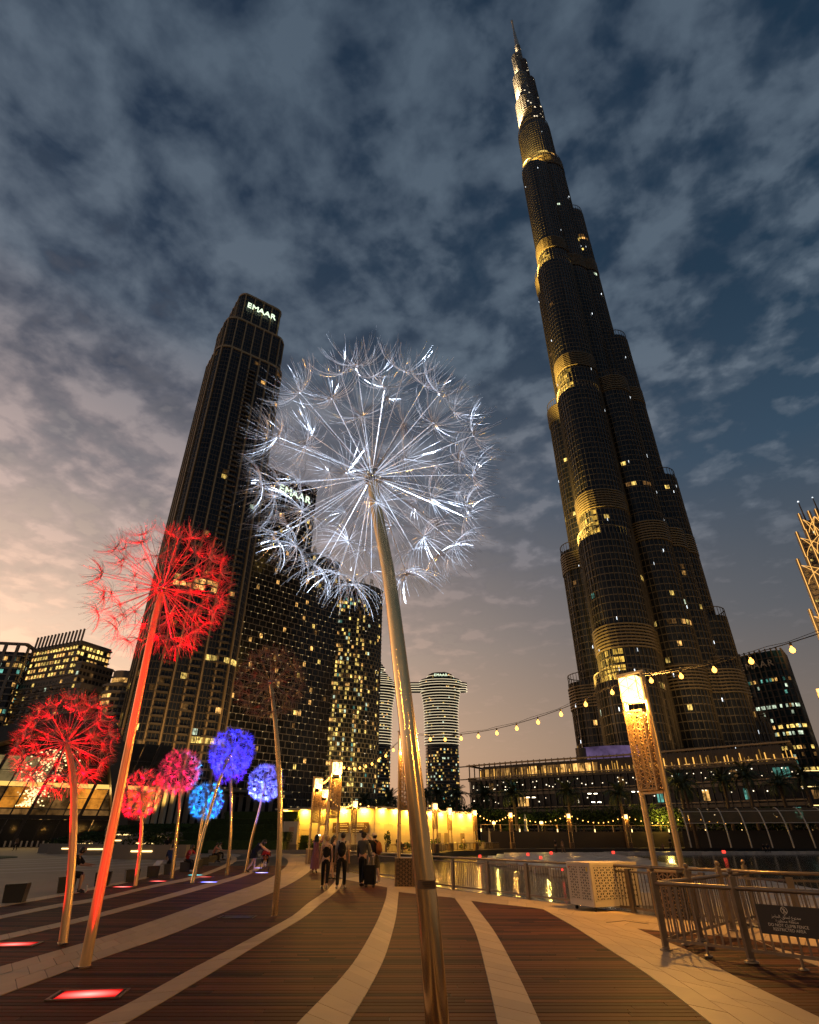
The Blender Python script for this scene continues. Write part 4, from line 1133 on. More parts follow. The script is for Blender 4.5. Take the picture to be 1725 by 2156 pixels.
string('bulb string over the right end of the yellow wall', LT[7], LT[8], .6, 9, True)
for i in range(8, 13): string(('bulb string from the wall end lamp to the hedge lamp', 'bulb string before the dark hedge, left half', 'bulb string before the dark hedge, right half', 'bulb string behind the near lamp legs', 'bulb string along the vaulted walkway')[i - 8], LT[i], LT[i + 1], 1.3, 11, True)
string('bulb string leaving the right end of the vaulted walkway', LT[13], LT[13] + Vector((24, 2, 0)), 1.3, 12, True)

# ------------------------------------------------------------------ portable fence with ball topped posts
def fence_post(t, p, h=1.08):
    MB().box((p[0], p[1], h / 2), (.085, .085, h)).build('post', M['fence_metal'], t)
    MB().lathe([(.022, h), (.018, h + .025), (.035, h + .035), (.046, h + .065), (.034, h + .098), (.008, h + .11)], 14, (p[0], p[1], 0)).build('ball_finial', M['fence_metal'], t, smooth=True)
    MB().lathe([(.105, 0), (.10, .02), (.06, .03), (.055, .05)], 12, (p[0], p[1], .012)).build('foot', M['fence_metal'], t, smooth=True)
def fence(label, pts, nb, mid_feet=True):
    o0 = pts[0]; t = thing('barrier_fence', label, 'fence', o0); P = [p - o0 for p in pts]
    bar_me = None
    for i, p in enumerate(P): 
        if not (i == 0 and 'side' in label): fence_post(t, p)
    for a, b in zip(P, P[1:]):
        MB().tube([a + Vector((0, 0, .93)), b + Vector((0, 0, .93))], .034, 10).build('top_rail', M['fence_metal'], t, smooth=True)
        MB().bar(a + Vector((0, 0, .16)), b + Vector((0, 0, .16)), .03, .04).build('bottom_rail', M['fence_metal'], t)
        n_ = max(3, int((b - a).length / .115))
        me = MB().box((0, 0, .545), (.030, .012, .75)).mesh('bar', M['fence_metal'])
        for k in range(1, n_):
            p = a.lerp(b, k / n_); obj('bar', me, t, p, (0, 0, atan2((b - a).y, (b - a).x)))
        if mid_feet:
            m_ = a.lerp(b, .52); MB().lathe([(.07, .0), (.065, .015), (.022, .03), (.020, .16)], 10, (m_.x, m_.y, .012)).build('mid_foot', M['fence_metal'], t)
    return t
pA, pE = gp(1404, 2003), gp(1584, 2029); dAE = (pE - pA)
pB, pC_, pD = gp(1477, 1982), gp(1543, 1961), gp(1598, 1948)
FT = fence('front run of the grey ball topped fence carrying the warning sign', [pA, pE, pA + dAE * 2.0, pA + dAE * 3.0], 10)
fence('grey ball topped fence side run from the front corner to the railing', [pA, pB, pC_, pD], 8)
# warning sign hung on the front run
nrm = Vector((dAE.y, -dAE.x, 0)).normalized(); ex = dAE.normalized()
c0 = pA + dAE * 1.545 + nrm * .05
t = thing('warning_sign', 'black fence sign reading do not climb fence restricted area', 'sign', c0 + Vector((0, 0, .57)), atan2(ex.y, ex.x))
MB().box((0, 0, 0), (.90, .012, .36)).build('board', M['black'], t)
M['print'] = mat('print', (.62, .58, .48), .6)
def txt(s_, size, x, z, sp=1.0, nm='lettering'):
    letters(t, s_, size, M['print'], Matrix.Translation((x, -.0075, z)) @ Matrix.Rotation(pi / 2, 4, 'X'), .002, nm, sp)
sx = -.06
txt('DO NOT CLIMB FENCE', .052, sx, -.062); txt('RESTRICTED AREA', .052, sx, -.112)
# Arabic lines in their joined letter forms, laid right to left
txt('ﺰﺟﺎﺤﻟﺍ ﻖّﻠﺴﺗ ﻉﻮﻨﻤﻣ', .052, sx, .042); txt('ﺓﺭﻮﻈﺤﻣ ﺔﻘﻄﻨﻣ', .052, sx, -.008)
mb = MB(); 
for k in range(28):
    a, b = 2 * pi * k / 28, 2 * pi * (k + 1) / 28
    mb.add([(sx + r * cos(q), -.0075, .122 + r * sin(q)) for q, r in ((a, .046), (b, .046), (b, .039), (a, .039))], [(0, 1, 2, 3)])
mb.bar((sx - .03, -.0078, .15), (sx + .03, -.0078, .094), .002, .007, (0, 0, 1))
mb.build('prohibition_ring', M['print'], t)
mb = MB().ball((sx - .004, -.008, .143), .007, 8, 5, (1, .1, 1)); mb.bar((sx - .006, -.0077, .135), (sx + .004, -.0077, .115), .002, .012); mb.bar((sx + .004, -.0077, .117), (sx + .016, -.0077, .10), .002, .007)
mb.bar((sx, -.0077, .115), (sx - .014, -.0077, .098), .002, .007); mb.bar((sx, -.0077, .13), (sx + .02, -.0077, .132), .002, .006); mb.bar((sx - .02, -.0077, .101), (sx + .02, -.0077, .101), .002, .004)
mb.build('climber_symbol', M['print'], t, kind='stuff')

# ------------------------------------------------------------------ perforated cabinet on castors
a, b, c_ = gp(1205, 1913), gp(1255, 1921), gp(1298, 1910)
ex = (b - a); wX = ex.length; ang = atan2(ex.y, ex.x); wY = (c_ - b).length
t = thing('perforated_cabinet', 'cream metal cabinet on castors with triangular perforations, beside the railing', 'cabinet', a, ang)
H = 1.02
MB().box((wX / 2, wY / 2, .10 + (H - .1) / 2), (wX - .05, wY - .05, H - .12)).build('inner_liner', M['black'], t)
def cab_face(w, h, c, ang_):
    mb = lattice_face(w, h, .098, .026, .008, c, ang_); return mb
for nm, w, c, an in (('perforated_door', wX / 2 - .09, (wX * .27, -.012, .60), 0), ('perforated_door', wX / 2 - .09, (wX * .73, -.012, .60), 0)):
    cab_face(w, .74, c, an).build(nm, M['cream_metal'], t)
cab_face(wY - .14, .74, (wX + .012, wY / 2, .60), pi / 2).build('perforated_side', M['cream_metal'], t)
fr = MB()
for x in (.02, wX / 2, wX - .02): fr.box((x, -.008, .57), (.05 if x != wX / 2 else .045, .03, .92))
for z in (.155, 1.0): fr.box((wX / 2, -.006, z), (wX, .028, .11 if z < .5 else .06))
for y in (.02, wY - .02): fr.box((wX + .008, y, .57), (.03, .05, .915))
for z in (.155, 1.0): fr.box((wX + .006, wY / 2, z), (.028, wY, .105 if z < .5 else .055))
fr.build('frame', M['cream_metal'], t, kind='stuff')
MB().box((wX / 2, wY / 2, 1.035), (wX + .04, wY + .04, .03)).build('top', M['cream_metal'], t)
for x, y in ((.1, .08), (wX - .1, .08), (.1, wY - .08), (wX - .1, wY - .08)):
    MB().tube([(x - .018, y, .045), (x + .018, y, .045)], .042, 12).build('castor', M['black'], t)
MB().box((wX * .88, -.026, .90), (.055, .004, .09)).build('warning_label', mat('yellow_label', (.75, .50, .02), .5), t)
MB().box((.09, -.026, .93), (.05, .004, .05)).build('no_entry_label', mat('red_label', (.5, .12, .08), .5), t)

# arrow inlay on the paving
p0 = gp(1311, 1943)
t = thing('floor_arrow', 'thin dark arrow outline inlaid in the lit paving by the cabinet', 'floor marking', p0)
A_, B_, C2 = gp(1278, 1944) - p0, gp(1314, 1940) - p0, gp(1366, 1947) - p0
mb = MB(); z_ = Vector((0, 0, .0145))
mb.bar(A_ + z_, B_ + z_, .035, .004); mb.bar(B_ + z_ + Vector((.02, 0, 0)), C2 + z_, .035, .004); mb.build('outline', M['dark_metal'], t)

# ------------------------------------------------------------------ black cube seats
seat_px = [(18, 1902, .62), (128, 1880, .60), (208, 1866, .58), (270, 1858, .58), (316, 1848, .56), (350, 1842, .56), (385, 1836, .56), (412, 1829, .56), (428, 1822, .56), (444, 1816, .56), (455, 1811, .55)]
seat_lab = ['black slanted cube seat cut by the left picture edge', 'black cube seat under the man in black', 'black cube seat half hidden behind the tall orange pole', 'empty black cube seat left of the crimson pole',
            'black cube seat with an open leaflet on top', 'black cube seat under the person in blue', 'black cube seat under the man in red', 'black cube seat right behind the leaning pole', 'black cube seat left of the seated pair, nearest them', 'black cube seat under the person in pink', 'black cube seat farthest along the row']
seats = []
for (x, y, s_), lab in zip(seat_px, seat_lab):
    p = gp(x, y) + Vector((0, .25, 0)); rz = radians(25 + random.uniform(-8, 8)); 
    t = thing('cube_seat', lab, 'seat', p, rz, 'black cube seats along the plaza edge'); seats.append(p)
    mb = MB(); q = .245
    vs = [(-q, -q, 0), (q, -q, 0), (q, q, 0), (-q, q, 0), (-q - .05, -q, .43), (q + .02, -q, .45), (q + .02, q, .45), (-q - .05, q, .43)]
    mb.add(vs, [(0, 1, 5, 4), (1, 2, 6, 5), (2, 3, 7, 6), (3, 0, 4, 7), (3, 2, 1, 0)]); mb.build('block', M['bench'], t)
    MB().add([(v[0] * .96, v[1] * .96, v[2] + .004 + dz) for dz in (0, .018) for v in vs[4:]], [(0, 1, 5, 4), (1, 2, 6, 5), (2, 3, 7, 6), (3, 0, 4, 7), (4, 5, 6, 7)]).build('top_slab', M['dark_metal'], t)
p = seats[4]; t = thing('leaflet', 'open white leaflet propped on the fifth cube seat', 'leaflet', p + Vector((.08, 0, .475)), .4)
MB().add([(-.15, -.1, 0), (.15, -.1, .0), (.30, .06, .2), (0, .06, .2)], [(0, 1, 2, 3)]).add([(-.15, -.1, .004), (.15, -.1, .004), (.30, .06, .204), (0, .06, .204)], [(3, 2, 1, 0)]).build('sheet', M['white_paint'], t)
p = gp(180, 1879); t = thing('water_bottle', 'clear water bottle standing beside the man in black', 'bottle', p)
MB().lathe([(.033, 0), (.036, .02), (.034, .10), (.036, .17), (.02, .205), (.014, .22)], 12).build('bottle', mat('bottle_plastic', (.5, .5, .5), .1, 0, spec=.8), t, smooth=True)
MB().lathe([(.016, .22), (.016, .24)], 10).build('cap', M['red_cube'] if False else M['flower'], t)

# ------------------------------------------------------------------ planting helpers
def leaves(mb, n_, fn, size, rs, flat=.0):
    for _ in range(n_):
        c, nr = fn(rs)
        nr = (Vector(nr) + Vector((rs.uniform(-1, 1), rs.uniform(-1, 1), rs.uniform(-1, 1))) * .9).normalized()
        a = nr.orthogonal().normalized(); a = (Matrix.Rotation(rs.uniform(0, 6.28), 3, nr) @ a); b = nr.cross(a)
        s_ = size * rs.uniform(.6, 1.3); c = Vector(c)
        mb.add([c - a * s_ * .5, c + b * s_ * .28, c + a * s_ * .5, c - b * s_ * .28], [(0, 1, 2, 3)])
    return mb
def box_fn(w, d, h, rough=.06):
    def f(rs):
        k = rs.random(); A = [w * h, w * h, d * h, d * h, w * d]; t = sum(A) * k; u, v = rs.random(), rs.random(); e = rs.uniform(-rough, rough)
        for i, a in enumerate(A):
            if t < a: break
            t -= a
        if i == 0: return ((u - .5) * w, -d / 2 + e, v * h), (0, -1, 0)
        if i == 1: return ((u - .5) * w, d / 2 + e, v * h), (0, 1, 0)
        if i == 2: return (-w / 2 + e, (u - .5) * d, v * h), (-1, 0, 0)
        if i == 3: return (w / 2 + e, (u - .5) * d, v * h), (1, 0, 0)
        return ((u - .5) * w, (v - .5) * d, h + e), (0, 0, 1)
    return f
def blob_fn(rx, ry, rz, lumps, seed):
    r0 = random.Random(seed); L = [(Vector((r0.uniform(-.6, .6) * rx, r0.uniform(-.6, .6) * ry, r0.uniform(-.5, .65) * rz)), r0.uniform(.35, .6)) for _ in range(lumps)]
    def f(rs):
        c, s_ = rs.choice(L); d = Vector((rs.gauss(0, 1), rs.gauss(0, 1), rs.gauss(0, 1))).normalized(); k = rs.uniform(.65, 1.0) * s_
        return c + Vector((d.x * rx * k, d.y * ry * k, d.z * rz * k)), d
    return f
def hedge(label, p, rz, w, d, h, n_, size=.16, mk='hedge', name='hedge', cat='hedge', group=None):
    t = thing(name, label, cat, p, rz, group); rs = random.Random(int(abs(p[0] * 91 + p[1] * 37)))
    MB().box((0, 0, h / 2), (w * .96, d * .92, h * .97)).build('body', M['hedge'], t)
    leaves(MB(), n_, box_fn(w, d, h), size, rs).build('foliage', M[mk], t, kind='stuff')
    return t
def shrub(label, p, r, h, n_, size, mk='leaf', flower=None, group=None, name='shrub'):
    t = thing(name, label, 'shrub', p, 0, group); sd = int(abs(p[0] * 51 + p[1] * 17)) + int(h * 10); rs = random.Random(sd)
    MB().tube([(0, 0, 0), (.03, 0, h * .5)], [.06, .03], 6).build('stem', M['bark'], t)
    f = blob_fn(r, r, h * .5, 7, sd)
    leaves(MB(), n_, lambda q: (f(q)[0] + Vector((0, 0, h * .52)), f(q)[1]), size, rs).build('foliage', M[mk], t, kind='stuff')
    if flower: leaves(MB(), n_ // 3, lambda q: (f(q)[0] * 1.04 + Vector((0, 0, h * .52)), f(q)[1]), size * .8, rs).build('flowers', M[flower], t, kind='stuff')
    return t

# ------------------------------------------------------------------ brightly washed wall across the bay
W0, W1, W2 = Vector((-19.6, 94.1, 0)), Vector((-4.7, 86.4, 0)), Vector((11.0, 108.0, 0))
WH = 5.2
t = thing('feature_wall', 'long stone wall flooded with golden light behind the terrace', 'wall', W1)
its = []; blk = {}
for a, b in ((W0, W1), (W1, W2)):
    d = (b - a); L = d.length; d /= L; nr = Vector((d.y, -d.x, 0)); rz = atan2(d.y, d.x); m_ = a.lerp(b, .5) - W1 - nr * .32
    MB().box((m_.x, m_.y, WH / 2), (L, .5, WH), Matrix.Rotation(rz, 3, 'Z')).build('wall_core', M['lit_wall'], t)
    rows = 8; rh = WH / rows
    for r in range(rows):
        x = -(r % 2) * 1.0
        while x < L:
            x0, x1 = max(0, x), min(L, x + 2.0); x += 2.0
            if x1 - x0 < .1: continue
            key = (round(x1 - x0, 2),)
            if key not in blk: blk[key] = MB().box((0, 0, 0), (key[0] - .014, .10, rh - .014)).mesh('stone_block', M['lit_wall'])
            c = a + d * ((x0 + x1) / 2) - W1 - nr * .02 + nr * random.uniform(0, .012)
            its.append((blk[key], TRS((c.x, c.y, (r + .5) * rh), rz)))
    c = a.lerp(b, .5) - W1 + nr * .12
    MB().box((c.x, c.y, WH + .09), (L + .1, .95, .18), Matrix.Rotation(rz, 3, 'Z')).build('coping', M['lit_wall'], t)
    k = int(L / 2.9)
    for i in range(k):
        q = a + d * (L * (i + .5) / k) - W1 + nr * .42
        MB().box((q.x, q.y, WH - .05), (1.0, .10, .08), Matrix.Rotation(rz, 3, 'Z')).build('wall_washer', M['led'], t)
        light('washer_lamp', 'AREA', q + Vector((0, 0, WH - .12)), 620, (1, .48, .04), t, target=q - nr * .50 + Vector((0, 0, 2.2)), size=(1.0, .10))
its.sort(key=lambda it: it[1].translation.length); pieces(t, 'stone_block', its, 300)
# direction boards on the wall
d = (W1 - W0).normalized(); nr = Vector((d.y, -d.x, 0))
for i, (s0, lab) in enumerate(((5.4, 'brown direction board on the yellow wall with left arrow'), (2.2, 'brown direction board on the yellow wall with right arrow'))):
    c = W1 - d * s0 + nr * .12
    t = thing('direction_board', lab, 'sign', c + Vector((0, 0, 2.85)), atan2(d.y, d.x), 'direction boards on the wall')
    MB().box((0, 0, 0), (2.6, .08, 1.25)).build('board', mat('board_brown', (.10, .055, .02), .6), t)
    mb = MB(); rs = random.Random(i + 3)
    for z in (.40, .16, -.24, -.46):
        x = -.05 if i == 0 else -1.15
        while x < (1.1 if i == 0 else .35):
            w_ = rs.uniform(.10, .26); mb.box((x + w_ / 2, -.045, z), (w_, .01, .10)); x += w_ + .06
    mb.build('lettering', M['print'], t, kind='stuff')
    sx = -.95 if i == 0 else .95; sg = 1 if i == 0 else -1
    MB().bar((sx + sg * .12, -.046, .2), (sx - sg * .1, -.046, 0), .012, .05).bar((sx - sg * .1, -.046, 0), (sx + sg * .12, -.046, -.2), .012, .05).build('arrow', M['print'], t)
# door slabs in the right part of the wall
d2 = (W2 - W1).normalized(); n2 = Vector((d2.y, -d2.x, 0))
for s_, lab in ((15.5, 'left narrow service door in the right half of the yellow wall'), (17.6, 'middle narrow service door in the right half of the yellow wall'), (22.5, 'right narrow service door near the yellow wall end')):
    c = W1 + d2 * s_ + n2 * .10; t = thing('service_door', lab, 'door', c, atan2(d2.y, d2.x), 'doors in the yellow wall')
    MB().box((0, 0, 1.15), (1.1, .08, 2.3)).build('leaf', mat('door_grey', (.26, .21, .13), .6), t); MB().box((.4, -.06, 1.1), (.12, .04, .03)).build('handle', M['steel'], t)
# shrubs and flower beds before the wall
rs = random.Random(77); k = 0
for s_, r, h, fl, lab in ((14.2, 1.0, 2.6, None, 'dark tall shrub at the left end of the yellow wall'), (12.4, 1.1, 2.2, 'flower', 'red flowering shrub by the yellow wall'), (11.2, .8, 1.2, 'flower_y', 'pale flowering mound left of the bins'),
                          (9.2, .8, 1.5, 'flower_y', 'pale flowering shrub right of the bins'), (7.8, .8, 1.1, 'flower_y', 'yellow flowering mound under the paired lamps'), (6.4, .7, 1.0, None, 'low green mound under the left board'), (4.6, .7, .9, 'flower_y', 'low flower mound between the boards'), (3.0, .7, .9, None, 'low green mound under the right board')):
    p = W1 - d * s_ + nr * 1.6; shrub(lab, p, r, h, 420, .22, 'leaf', fl, 'planting before the yellow wall')
p = W1 - d * 10.3 + nr * 1.5; hedge('clipped green box shrub beside the bins', p, 0, 1.1, 1.0, 1.9, 500, .15)
for i, (s_, r, h, fl) in enumerate(((.8, .5, 2.4, None), (4.0, .8, 1.2, 'flower'), (6.0, .9, 1.1, None), (8.5, .9, 1.9, 'flower_y'), (10.2, .8, 1.2, 'flower_y'), (12.2, .9, 1.5, None), (20.0, .8, 1.2, 'flower_y'), (25, .6, 1.6, 'flower_y'))):
    p = W1 + d2 * s_ + n2 * 1.5
    shrub(('slim climber at the yellow wall corner', 'red flowering mound right of the wall corner', 'green mound behind the terrace railing', 'tall pale flowering shrub left of the giant pole', 'pale flowering mound hidden by the giant pole', 'green shrub hidden by the giant pole', 'pale mound between the service doors', 'pale potted shrub at the yellow wall end')[i], p, r, h, 420, .22, 'leaf', fl, 'planting before the yellow wall')
# bins
for i, x in enumerate((484 + 492, 484 + 512)):
    pass
for i, (px, lab) in enumerate(((703.5, 'left of the paired cream recycling bins'), (721, 'right of the paired cream recycling bins'))):
    p = gp((px - 8) * 1.0 - 0, 1804); p = dp(px + (8 if 0 else -0) , 1790, 70); p = Vector((p.x - .9, p.y, 0))
    t = thing('recycling_bin', lab, 'bin', p, 0, 'recycling bins')
    MB().box((0, 0, .25), (.86, .7, .5)).build('plinth', M['spandrel_grey'], t); MB().box((0, 0, 1.0), (.80, .64, 1.06)).build('body', M['cream_metal'], t)
    MB().lathe([(.10, 0), (.10, .02)], 14).build('opening', M['black'], t, loc=(0, -.325, 1.28), rot=(pi / 2, 0, 0)); MB().box((0, -.324, .98), (.14, .01, .12)).build('symbol', M['black'], t)
    MB().box((0, 0, 1.55), (.84, .68, .05)).build('lid', M['cream_metal'], t)

# ------------------------------------------------------------------ terraced hedges, kerbs and steps on the left of the wall
tag(MB().box((-17.5, 78.2, .18), (13, .6, .42)).build('kerb_wall', M['kerb']), kind='structure')
for i, (y, z, w, h) in enumerate(((80, 0, 15, 1.35), (83, 1.25, 14, 1.0), (86, 2.2, 13, .9), (89, 3.0, 12, .9), (92.5, 3.9, 11, 1.0))):
    p = Vector((-22.5 + i * .3, y, z))
    hedge(('lowest clipped hedge of the terrace behind the bending woman', 'second clipped hedge tier', 'third clipped hedge tier', 'fourth clipped hedge tier', 'topmost clipped hedge tier below the brick tower')[i] + (' of the terraced bank' if i else ''), p, radians(-3), w, 2.2, h, 2600, .16, group='terraced hedges')
    if i: tag(MB().box((-22.5, y + 1.5, z / 2 - .1), (w, 3.4, z - .1)).build('terrace_bank', M['ground']), kind='structure')
p = Vector((-15.6, 84.5, 0)); t = thing('service_cabinet', 'cream service box at the end of the terraced hedges', 'cabinet', p)
MB().box((0, 0, 2.2), (1.9, 1.2, 2.6)).build('body', M['cream_metal'], t); MB().box((0, 0, .45), (2.1, 1.4, .9)).build('plinth', M['kerb'], t); MB().box((.2, -.62, 2.6), (.7, .02, .5)).build('notice', mat('notice', (.5, .3, .2), .6), t)
# low planter walls with light slots
k = 0
for (x, y, d_, w) in ((300, 1790, 62, 3.4), (342, 1789, 66, 3.0), (306, 1774, 84, 4.0), (262, 1768, 90, 4.4), (335, 1760, 100, 5), (262, 1756, 104, 4), (205, 1786, 78, 3.4), (150, 1785, 86, 3.6), (118, 1784, 92, 3), (372, 1758, 104, 4), (350, 1776, 86, 3), (180, 1775, 100, 4)):
    q = dp(x, y, d_); zb = max(0, q.z - .5)
    t = thing('planter_wall', ('low stone planter wall with glowing slot, ' + ('right of the tall orange pole', 'behind the crimson pole', 'above the crimson pole foot', 'beside the tall orange pole', 'under the magenta head', 'higher beside the tall orange pole', 'between the left poles, right', 'between the left poles, middle', 'between the left poles, left', 'under the magenta pole', 'behind the standing pair', 'before the curved hall steps')[k]), 'planter', (q.x, q.y, 0), radians(random.uniform(-12, 12)), 'lit planter walls'); k += 1
    MB().box((0, .5, (zb + .9) / 2), (w + 1.5, 1.2, zb + .9)).build('wall', M['kerb'], t); MB().box((0, -.13, zb + .42), (w * .55, .06, .12)).build('light_slot', M['led'], t)
    leaves(MB(), 500, lambda r: ((lambda c: (c[0] + Vector((0, .5, zb + 1.2)), c[1]))(blob_fn(w * .6, .7, .5, 6, 5)(r))), .24, random.Random(k)).build('planting', M['hedge'], t, kind='stuff')
# tall clipped planting masses behind
for i, (x, y, d_, w, h) in enumerate(((480, 1735, 108, 16, 2.0), (400, 1735, 118, 18, 2.2), (330, 1738, 116, 16, 2.4), (250, 1752, 112, 10, 1.8))):
    q = dp(x, y, d_); hedge(('dark hedge strip under the pale blue head', 'dark hedge strip under the cyan head', 'dark hedge strip under the magenta head', 'dark hedge strip beside the curved hall')[i], (q.x, q.y, q.z - h), 0, w, 3, h, 1500, .3)
    tag(MB().box((q.x, q.y + 2, (q.z - h) / 2), (w, 7, q.z - h)).build('terrace_bank', M['ground']), kind='structure')

# ------------------------------------------------------------------ curved performance hall at far left
o0 = dp(120, 1760, 150); o0.z = 0
t = thing('curved_hall', 'dark hull shaped hall with glowing glass foyers at far left', 'hall', o0)
out_px = [(-260, 1590), (-120, 1556), (0, 1530), (70, 1512), (140, 1502), (195, 1500), (228, 1508), (250, 1530), (262, 1570), (268, 1630), (270, 1690), (268, 1760)]
inn_px = [(-260, 1625), (-120, 1592), (0, 1562), (70, 1545), (140, 1535), (180, 1533), (203, 1541), (218, 1560), (228, 1590), (234, 1640), (236, 1695), (234, 1760)]
O = spline([dp(x, y, 150) - o0 for x, y in out_px], n=40); I = spline([dp(x, y, 149) - o0 for x, y in inn_px], n=40)
bk = pol(-30, 16); mb = MB()
for i in range(39):
    a, b, c, d = O[i], O[i + 1], I[i + 1], I[i]
    mb.add([a, b, c, d, a + bk, b + bk, c + bk, d + bk], [(3, 2, 1, 0), (0, 1, 5, 4), (2, 3, 7, 6), (4, 5, 6, 7)])
mb.build('roof_shell', mat('hall_shell', (.10, .075, .05), .55, .2, var=.15, scale=.15), t, smooth=True)
ux = pol(60, 1); uy = pol(-30, 1)
def hp(a, b, z): return ux * a + uy * b + Vector((0, 0, z))
# columns, mullions and panes in bays (leaning with the hull)
lean = .24; xs = [-46 + 3.2 * i for i in range(20)]
levels = [(0, 5.0), (5.8, 7.0), (7.0, 11.0), (11.9, 14.0), (14.0, 17.0), (17.0, 21.0)]
gl = glass_pane('hall_glass', (.86, .84, .78), -.03)
HM = {2: ['win_warm', 'win_orange'], 3: ['win_pale', 'win_dim']}
M['win_orange'] = emat('win_orange', (1, .36, .04), .75, pat=.55, scale=.5, rand=.35); M['win_pale'] = emat('win_pale', (.95, .66, .28), .26, pat=.6, scale=.35, rand=.4)
M['led_soft'] = emat('led_soft', (1, .55, .12), 1.3)
rs = random.Random(9)
for i, x in enumerate(xs[:-1]):
    if i % 3 == 0: MB().bar(hp(x, 2.6, 0), hp(x + lean * 21, 2.6, 21), .8, .6).build('column', M['dark_metal'], t)
    else: MB().bar(hp(x, 2.8, 0), hp(x + lean * 21, 2.8, 21), .14, .2).build('mullion', M['dark_metal'], t)
    for li, (z0, z1) in enumerate(levels):
        q = [hp(x + lean * z0 + .08, 3.0, z0), hp(x + 3.12 + lean * z0, 3.0, z0), hp(x + 3.12 + lean * z1, 3.0, z1), hp(x + .08 + lean * z1, 3.0, z1)]
        MB().add(q, [(0, 1, 2, 3)]).build('pane', gl, t)
        inn = [p + uy * 2.6 for p in q]
        if li == 2: mk = rs.choice(['win_orange', 'win_orange', 'win_warm', 'win_dim'])
        elif li == 1: mk = 'win_dim'
        elif li in (3, 4) and 3 < i < 15: mk = rs.choice(['black', 'win_dim', 'black']) if not 8 <= i <= 11 else 'win_pale'
        elif li == 0 and rs.random() < .15: mk = 'win_teal'
        else: mk = 'black'
        MB().add(inn, [(0, 1, 2, 3)]).build('foyer_wall', M[mk], t)
for z, h, mk in ((5.4, .8, 'dark_metal'), (11.45, .8, 'led_soft'), (9.0, .08, 'dark_metal'), (14.0, .12, 'dark_metal'), (17, .2, 'dark_metal'), (6.9, .25, 'spandrel')):
    MB().bar(hp(-46 + lean * z, 2.9 if h < .5 else 3.6, z), hp(13.5 + lean * z, 2.9 if h < .5 else 3.6, z), .15 if h < .5 else 1.0, h).build('slab_edge', M[mk], t)
mb = MB(); 
M['crystal'] = emat('crystal', (1, .74, .34), 2.2, rand=.8)
for _ in range(420):
    z = rs.choice([rs.uniform(11.5, 18.5), rs.uniform(7.4, 11)]); wdt = 4.4 if z > 11 else 2.4
    mb.box(hp(rs.gauss(-8.5, wdt * .45) + lean * z, 4.2 + rs.uniform(-.5, .8), z), (.22, .22, .22))
mb.build('chandelier', M['crystal'], t, kind='stuff')
light('foyer_lamp', 'AREA', hp(-6, 1.0, 10.5), 1200, (1, .6, .18), t, target=hp(-2, -30, 0), size=(30, 1.5))
# bollards on the forecourt
me = MB().lathe([(.16, 0), (.16, 1.05), (.10, 1.12)], 10).mesh('bollard', M['cream_metal'])
for i in range(9):
    q = gp(8 + i * 11.5, 1784.5); tb = thing('bollard', ('leftmost', 'second', 'third', 'fourth', 'middle', 'sixth', 'seventh', 'eighth', 'rightmost')[i] + ' stubby bollard from the left before the curved hall', 'bollard', q, 0, 'bollards before the curved hall')
    obj('post', me, tb); MB().lathe([(.19, 0), (.19, .05)], 10).build('foot', M['dark_metal'], tb)
# glass pavilion base of the hotel tower: lit fins behind the magenta head
t = thing('podium_screen', 'row of tall pale fins lit gold behind the crimson and magenta heads', 'building', dp(400, 1700, 170).to_2d().to_3d())
o0 = t.location.copy()
for i in range(18):
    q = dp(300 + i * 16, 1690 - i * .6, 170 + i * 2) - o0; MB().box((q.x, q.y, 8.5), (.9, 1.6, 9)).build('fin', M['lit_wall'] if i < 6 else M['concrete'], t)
a, b = dp(285, 1700, 174) - o0, dp(600, 1690, 210) - o0
MB().bar((a.x, a.y, 13.2), (b.x, b.y, 14.2), 6, .7).build('roof', M['concrete'], t); MB().bar((a.x, a.y + 2, 7), (b.x, b.y + 2, 7), 1, 9).build('back_wall', M['black'], t)
MB().bar((a.x, a.y, 3.4), (b.x, b.y, 3.4), 4, 2.0).build('base', M['ground'], t)
for i in (0, 1, 3):
    q = dp(300 + i * 16, 1705, 168) - o0; light('fin_uplight', 'SPOT', (q.x + .4, q.y - 1.5, 4.6), 5000, (1, .6, .15), t, .1, (q.x + .3, q.y + 1.4, 9), 70)

# ------------------------------------------------------------------ glass podium before the tallest tower
pp = [(19.7, 199.0), (34, 188), (48, 178.8), (60, 171.4), (72, 162), (83, 153), (92, 146)]
P3 = spline([Vector((x, y, 0)) for x, y in pp], step=1.9)
o0 = P3[0].copy()
t = thing('glass_podium', 'low curved glass podium with a warm lit roof terrace', 'building', o0)
loc = [p - o0 for p in P3]; PZ = 22.0
back = Vector((.55, .83, 0)) * 26
poly = [p.to_2d() for p in loc] + [(loc[-1] + back).to_2d(), (loc[0] + back).to_2d()]
core(t, poly, 0, 17.6, M['tglass'], 'glass_wall')
for z, h, dd, mk in ((3.6, .5, .5, 'spandrel'), (5.0, .25, .3, 'fin'), (8.2, .7, .5, 'spandrel'), (9.3, .25, .4, 'fin'), (12.8, .7, .5, 'spandrel'), (13.9, .25, .4, 'fin'), (17.2, .6, .6, 'spandrel'), (18.0, .3, .7, 'fin'), (21.7, .35, .9, 'fin')):
    ring(poly, dd, h, .3).build('floor_band', M[mk], t, loc=(0, 0, z))
inner = offset(poly, -4.0)
core(t, inner, 17.6, 21.6, M['fin_dark'], 'terrace_wall')
core(t, offset(poly, -5), 21.6, 21.9, M['fin_dark'], 'roof')
me = MB().box((0, 0, 11), (.12, .5, 22.6)).mesh('mullion', M['fin_dark'])
pst = MB().box((0, 0, 1.7), (.22, .22, 3.4)).mesh('lit_post', M['terr_post'] if 'terr_post' in M else M.setdefault('terr_post', emat('terr_post', (1, .50, .10), .9, rand=.8)))
